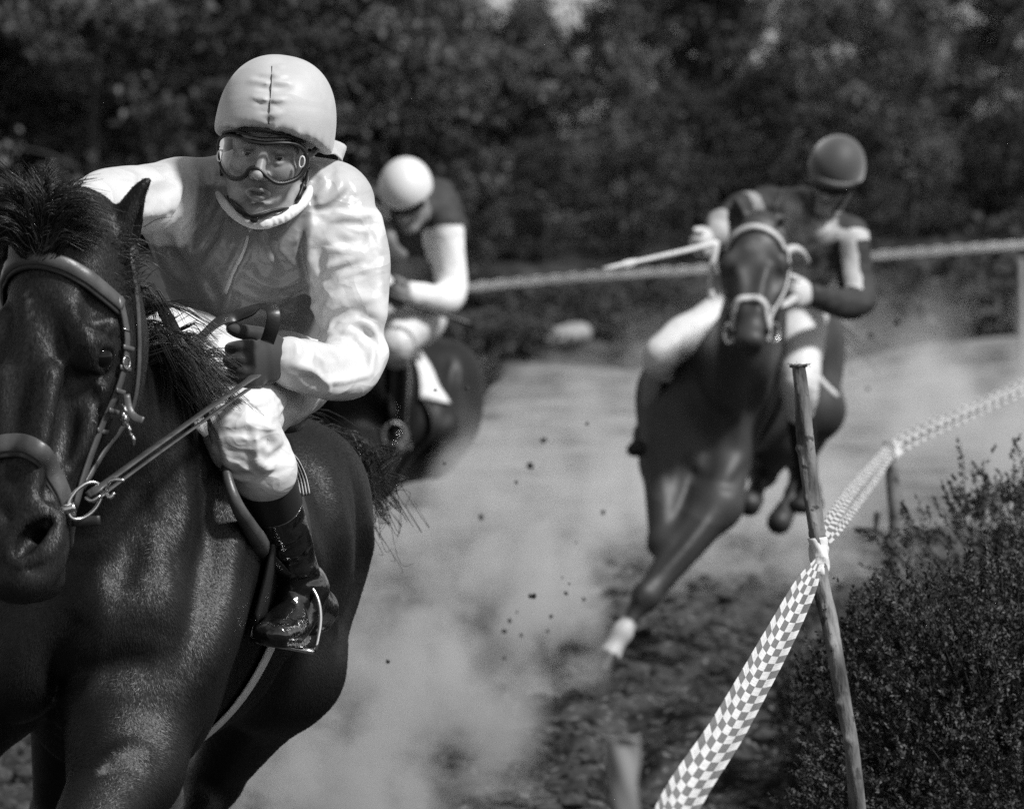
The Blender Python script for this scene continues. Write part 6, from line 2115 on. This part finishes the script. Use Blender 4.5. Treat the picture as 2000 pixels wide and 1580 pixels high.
def tape(pts, wid, twist, n=14, u0=0.0, curl=.0, across=9):
    """thin band along pts; wid per point, twist: tilt of the band's width from vertical in degrees"""
    q = catmull(np.hstack([np.asarray(pts, float), np.asarray(wid)[:, None], np.asarray(twist)[:, None]]), n)
    p, w_, tw = q[:, :3], q[:, 3], q[:, 4]
    tg = np.gradient(p, axis=0); tg /= np.linalg.norm(tg, axis=1)[:, None]
    up = V3(0, 0, 1) - tg * tg[:, 2:3]; up /= np.linalg.norm(up, axis=1)[:, None]
    sd = np.cross(tg, up)
    a = np.radians(tw)[:, None]
    wd = up * np.cos(a) + sd * np.sin(a); nn = np.cross(tg, wd)
    L = np.concatenate([[0], np.cumsum(np.linalg.norm(np.diff(p, axis=0), axis=1))]) + u0
    V, UV = [], []
    for s in np.linspace(-.5, .5, across):
        V.append(p + wd * (w_ * s)[:, None] + nn * (curl * (4 * s * s - .5) * w_ + .0012 * np.sin(L * 5 + s * 4) + .0008 * np.sin(L * 13 - s * 5))[:, None])
        UV.append(np.stack([L, np.full(len(L), (s + .5) * .074)], 1))
    N = len(p)
    V = np.stack(V, 1).reshape(-1, 3); UV = np.stack(UV, 1).reshape(-1, 2)
    F = np.array([(i * across + k, i * across + k + 1, (i + 1) * across + k + 1, (i + 1) * across + k) for i in range(N - 1) for k in range(across - 1)])
    return V, F, UV
def tape_obj(name, pieces, parent=None):
    Vs, Fs, Us, n = [], [], [], 0
    for v, f, u in pieces:
        Vs.append(v); Fs.append(f + n); Us.append(u); n += len(v)
    o = mk(name, np.vstack(Vs), np.vstack(Fs), M_TAPE, parent, uv=np.vstack(Us))
    o.modifiers.new("film", 'SOLIDIFY').thickness = .0012
    return o
tp_root = empty("barrier_tape", P(1602, 1085, D1), "chequered barrier tape strung from stake to stake beside the track", "barrier tape")
near_t = tape([P(1222, 1915, 6.42), P(1312, 1600, 8.8), P(1420, 1425, 9.9), P(1515, 1255, 11.0), P(1570, 1150, 11.6), P(1597, 1098, 11.98)], [.066, .066, .064, .06, .048, .018], [-60, -60, -60, -58, -56, -50], curl=.32)
tape_obj("near_span", [near_t], tp_root)
mid_a = tape([P(1606, 1052, 12.02), P(1620, 1022, 12.7), P(1660, 962, 15.5), P(1700, 915, 18.2), P(1738, 872, 20.46)], [.02, .03, .034, .034, .03], [-52, -52, -52, -50, -50], curl=.1, u0=.01)
mid_b = tape([P(1609, 1062, 12.03), P(1637, 1034, 12.8), P(1678, 980, 15.5), P(1713, 932, 18.2), P(1741, 888, 20.47)], [.018, .02, .022, .024, .024], [-36, -36, -36, -36, -40], curl=.1)
coarse = lambda t: (t[0], t[1], t[2] * np.array([.62, .45]))
tape_obj("middle_span", [coarse(mid_a), coarse(mid_b)], tp_root)
far_a = tape([P(1745, 866, 20.47), P(1800, 838, 21.6), P(1880, 803, 23.2), P(1960, 768, 24.8), P(2080, 715, 27.2)], [.04, .04, .042, .045, .05], [-22, -18, -22, -18, -22], curl=.1)
far_b = tape([P(1746, 884, 20.47), P(1800, 855, 21.6), P(1880, 818, 23.2), P(1960, 781, 24.8), P(2080, 727, 27.2)], [.04, .028, .03, .034, .04], [-30, -26, -34, -26, -30], curl=.1)
tape_obj("far_span", [coarse(far_a), coarse(far_b)], tp_root)
# tape wound round the sticks
def wrap(c0, c1, r, name):
    ax_ = nrm(c1 - c0); e1 = nrm(np.cross(ax_, V3(0, 1, 0))); e2 = np.cross(ax_, e1)
    V = []; n, m = 26, 13
    for i in range(m):
        for k in range(n):
            a = 2 * math.pi * k / n
            rr = r + .0016 * math.sin(3 * a + i * .8) + .001 * math.sin(7 * a + i) + (.003 if (a > 5.6 and 3 < i < 9) else 0)
            cut = .012 * math.sin(a - .4) if i == m - 1 else 0
            V.append(c0 + (c1 - c0) * i / (m - 1) + ax_ * cut + (e1 * math.cos(a) + e2 * math.sin(a)) * rr)
    F = np.array([(i * n + k, i * n + (k + 1) % n, (i + 1) * n + (k + 1) % n, (i + 1) * n + k) for i in range(m - 1) for k in range(n)])
    o = mk(name, np.array(V), F, M_WHITECLOTH, tp_root)
    o.modifiers.new("film", 'SOLIDIFY').thickness = .001
wrap(P(1596, 1050, D1), P(1603, 1118, D1), .0195, "tied_wrap")
wrap(P(1219.5, 1880, 6.4), P(1219, 1985, 6.4), .0185, "tied_wrap")
wrap(P(1742.5, 864, D2), P(1743.5, 894, D2), .0265, "tied_wrap")
fr_ = empty("barrier_tape", P(1432, 525, 53.95), "far blurred barrier tape running behind the riders below the wood", "barrier tape")
ft = tape([P(560, 605, 54), P(880, 565, 53.95), P(1150, 540, 53.97), P(1432, 522, 53.95), P(1700, 500, 53.97), P(1995, 478, 53.95), P(2150, 468, 54)], [.072] * 7, [0, 6, 10, 0, 8, 0, 0], n=30)
Vv, Ff, Uu = ft
Uu = Uu * np.array([1.15, 1]); Uu[:, 0] *= 1.0
tape_obj("span", [(Vv, Ff, Uu)], fr_)

# ================================================================== heather bushes in front, right
M_HEA = mat("dark_heather_leaves", .045, .6, .3, var=.9, vscale=14, detail=3)
M_TWIG = mat("heather_twigs", .05, .8, .2, var=.4, vscale=20)
def heather(name, label, c, r, n, sprig=.12, leaf=.0085, seed=0, spikes=()):
    rg = np.random.default_rng(seed)
    c = np.asarray(c, float); r = np.asarray(r, float)
    nc = max(40, n // 26)
    cu = rg.normal(size=(nc, 3)); cu[:, 2] = np.where(cu[:, 2] < -.62, -cu[:, 2], cu[:, 2]); cu[:, 1] = np.where(rg.uniform(size=nc) < .65, -np.abs(cu[:, 1]), cu[:, 1])
    cu /= np.linalg.norm(cu, axis=1)[:, None]
    ch_ = rg.integers(0, nc, n)
    crad = rg.uniform(.62, 1.1, nc)
    u = cu[ch_] + rg.normal(0, .1, (n, 3)); u /= np.linalg.norm(u, axis=1)[:, None]
    near_c = 1 - np.clip(np.linalg.norm(u - cu[ch_], axis=1) / .3, 0, 1) ** 2
    root = c + u * r * (crad[ch_] * (.84 + .16 * near_c) * rg.uniform(.9, 1.0, n))[:, None]
    dr = u * .75 + rg.normal(0, .45, (n, 3)) + V3(0, 0, .55); dr /= np.linalg.norm(dr, axis=1)[:, None]
    ln = sprig * rg.uniform(.5, 1.3, n)
    for (q, L) in spikes:
        root = np.vstack([root, q]); dr = np.vstack([dr, nrm(V3(rg.normal(0, .15), rg.normal(0, .15), 1))]); ln = np.append(ln, L)
    n = len(root)
    m = 34
    t = rg.uniform(.15, 1, (n, m))
    bend = rg.normal(0, .25, (n, 1, 3))
    pc = root[:, None] + dr[:, None] * (ln[:, None] * t)[..., None] + bend * (ln[:, None] * t * t)[..., None] * .5
    off = rg.normal(size=(n, m, 3)); off /= np.linalg.norm(off, axis=2, keepdims=True)
    pc = pc + off * (.011 * (1.15 - t))[..., None]
    d = off * .8 + dr[:, None] * .8 + rg.normal(0, .3, (n, m, 3)); d /= np.linalg.norm(d, axis=2, keepdims=True)
    e = np.cross(d, rg.normal(size=(n, m, 3))); e /= np.linalg.norm(e, axis=2, keepdims=True)
    s = leaf * rg.uniform(.7, 1.4, (n, m, 1))
    q = np.stack([pc - d * s * .5, pc + e * s * .3, pc + d * s * .7, pc - e * s * .3], 2).reshape(-1, 3)
    f = np.arange(len(q)).reshape(-1, 4)
    base = c.copy(); base[2] = float(gz(c[0], c[1], False))
    rt = empty(name, base, label, "bush", "heather bushes by the fence")
    mk("foliage", q, f, M_HEA, rt, smooth=False)
    st = []
    for i in range(0, n, 5):
        p0 = root[i] - u[i] * r * .25 if i < len(u) else root[i] - V3(0, 0, .1)
        st.append(ringtube([p0, root[i], root[i] + dr[i] * ln[i]], [.002, .0015, .0006], 4, caps=False))
    v, f = join(st)
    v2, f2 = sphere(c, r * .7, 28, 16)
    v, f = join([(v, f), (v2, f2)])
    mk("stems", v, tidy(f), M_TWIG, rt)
heather("heather_bush", "dense dark heather bush in focus at the lower right corner", (1.18, 12.75, .42), (.62, .62, .72), 6500, seed=2, sprig=.07, leaf=.0085)
heather("heather_bush", "taller blurred heather bush with upright spikes behind the sharp one", (1.6, 16.2, .48), (.68, .8, .72), 3400, seed=4, sprig=.1, leaf=.011,
        spikes=[(P(1884, 950, 16), .13), (P(1908, 950, 16), .12), (P(1975, 920, 16), .1)])
heather("heather_bush", "low scrubby heather growing round the foot of the straight stake", (1.34, 18.6, .18), (.48, 1.1, .34), 1900, seed=6, sprig=.11, leaf=.012)
# a bare broken twig beside the straight stake
v, f = ringtube([P(1772, 1110, 19.6), P(1735, 1060, 19.6), P(1712, 1035, 19.6), P(1668, 1034, 19.6)], [.008, .007, .007, .008], 7, n=4)
v2, f2 = ringtube([P(1710, 1036, 19.6), P(1712, 1015, 19.6), P(1714, 1000, 19.6)], [.006, .011, .012], 7, n=3)
v, f = join([(v, f), (v2, f2)])
put(mk("broken_twig", v, tidy(f), M_TWIG, None), "bare broken twig sticking out beside the straight stake", "twig")

# ================================================================== flying clods and dust
spots = [(850, 762, 15), (1008, 942, 16), (1035, 910, 20), (1062, 860, 20), (1147, 828, 17), (1112, 1140, 15), (1043, 1164, 15), (1036, 1164, 15.2), (1010, 1195, 17), (995, 1212, 17), (985, 1232, 17), (1018, 1240, 17), (1076, 1204, 16), (1098, 1128, 16), (1105, 1158, 16), (985, 1285, 18), (1140, 1170, 17), (1752, 629, 26), (1700, 655, 27), (1695, 760, 26), (912, 758, 14), (758, 1292, 14), (1070, 1232, 18), (963, 1155, 19), (868, 905, 15), (1178, 1000, 19), (940, 1010, 19), (1125, 1060, 18)]
big = {17: .016, 18: .013, 19: .011, 2: .014, 3: .012, 10: .009, 15: .01, 25: .01, 26: .011}
c0 = None
for i, (x, y, d) in enumerate(spots):
    r = big.get(i, rng.uniform(.003, .0075))
    p = P(x, y, d)
    if c0 is None:
        j = rng.uniform(.6, 1.4, (12, 3))
        c0 = mk("earth_clod", IV * j * 1.0 + p, IF, M_CLOD, loc=p, smooth=False)
        put(c0, "small dark clod of earth flying through the dust", "clod", "clods thrown up by the hooves"); o = c0
    else:
        o = c0.copy(); COL.objects.link(o); o.location = p
    o.scale = (r, r * rng.uniform(.7, 1.2), r * rng.uniform(.7, 1.3)); o.rotation_euler = tuple(rng.uniform(0, 6, 3))

def dust(name, c, r, dens, nscale, lo, hi, alb=.85, label=""):
    m = bpy.data.materials.new(name + "_air"); m.use_nodes = True
    nt = m.node_tree; nt.nodes.clear(); L = nt.links.new
    out = nt.nodes.new("ShaderNodeOutputMaterial"); pv = nt.nodes.new("ShaderNodeVolumePrincipled")
    pv.inputs["Color"].default_value = g3(alb); pv.inputs["Anisotropy"].default_value = .1
    tc = nt.nodes.new("ShaderNodeTexCoord")
    gr = nt.nodes.new("ShaderNodeTexGradient"); gr.gradient_type = 'SPHERICAL'; L(tc.outputs["Object"], gr.inputs[0])
    mp = nt.nodes.new("ShaderNodeMapping"); mp.inputs["Scale"].default_value = tuple(r); L(tc.outputs["Object"], mp.inputs[0])
    nz = nt.nodes.new("ShaderNodeTexNoise"); nz.inputs["Scale"].default_value = nscale; nz.inputs["Detail"].default_value = 5; nz.inputs["Roughness"].default_value = .6; L(mp.outputs[0], nz.inputs[0])
    mr = nt.nodes.new("ShaderNodeMapRange"); mr.inputs["From Min"].default_value = lo; mr.inputs["From Max"].default_value = hi; L(nz.outputs[0], mr.inputs[0])
    g2 = nt.nodes.new("ShaderNodeMapRange"); g2.inputs["From Min"].default_value = 0; g2.inputs["From Max"].default_value = .45; L(gr.outputs["Fac"], g2.inputs[0])
    a = nt.nodes.new("ShaderNodeMath"); a.operation = 'MULTIPLY'; L(mr.outputs[0], a.inputs[0]); L(g2.outputs[0], a.inputs[1])
    b = nt.nodes.new("ShaderNodeMath"); b.operation = 'MULTIPLY'; L(a.outputs[0], b.inputs[0]); b.inputs[1].default_value = dens
    L(b.outputs[0], pv.inputs["Density"]); L(pv.outputs[0], out.inputs["Volume"])
    v, f = sphere((0, 0, 0), 1.0, 32, 20)
    o = mk(name, v, tidy(f), m)
    o.location = tuple(c); o.scale = tuple(r)
    put(o, label, "dust cloud", None, "stuff")
    return o
dust("dust_cloud", (-.52, 15.4, .1), (.5, .75, .76), 7.0, 3.4, .5, .62, alb=.62, label="pale dust cloud kicked up behind the near horse")
dust("dust_cloud", (-.46, 18.2, .2), (.62, .9, .8), 5.5, 3.2, .505, .62, alb=.68, label="rolling dust puff low on the track between near and far horses")
dust("dust_cloud", (-.03, 21.3, .3), (.42, .8, .95), 6.5, 3.2, .49, .62, alb=.75, label="clumpy dust thrown up between the two leading horses")
dust("dust_cloud", (.3, 27.5, .2), (1.9, 1.0, .85), 2.4, 2.6, .5, .64, label="broad pale dust cloud hanging behind the bay horse")
dust("dust_cloud", (2.1, 32, .45), (2.5, 1.5, 1.05), 2.0, 2.2, .48, .64, label="pale dust drifting over the track right of the bay horse")
print("all", round(time.time() - T0, 1))
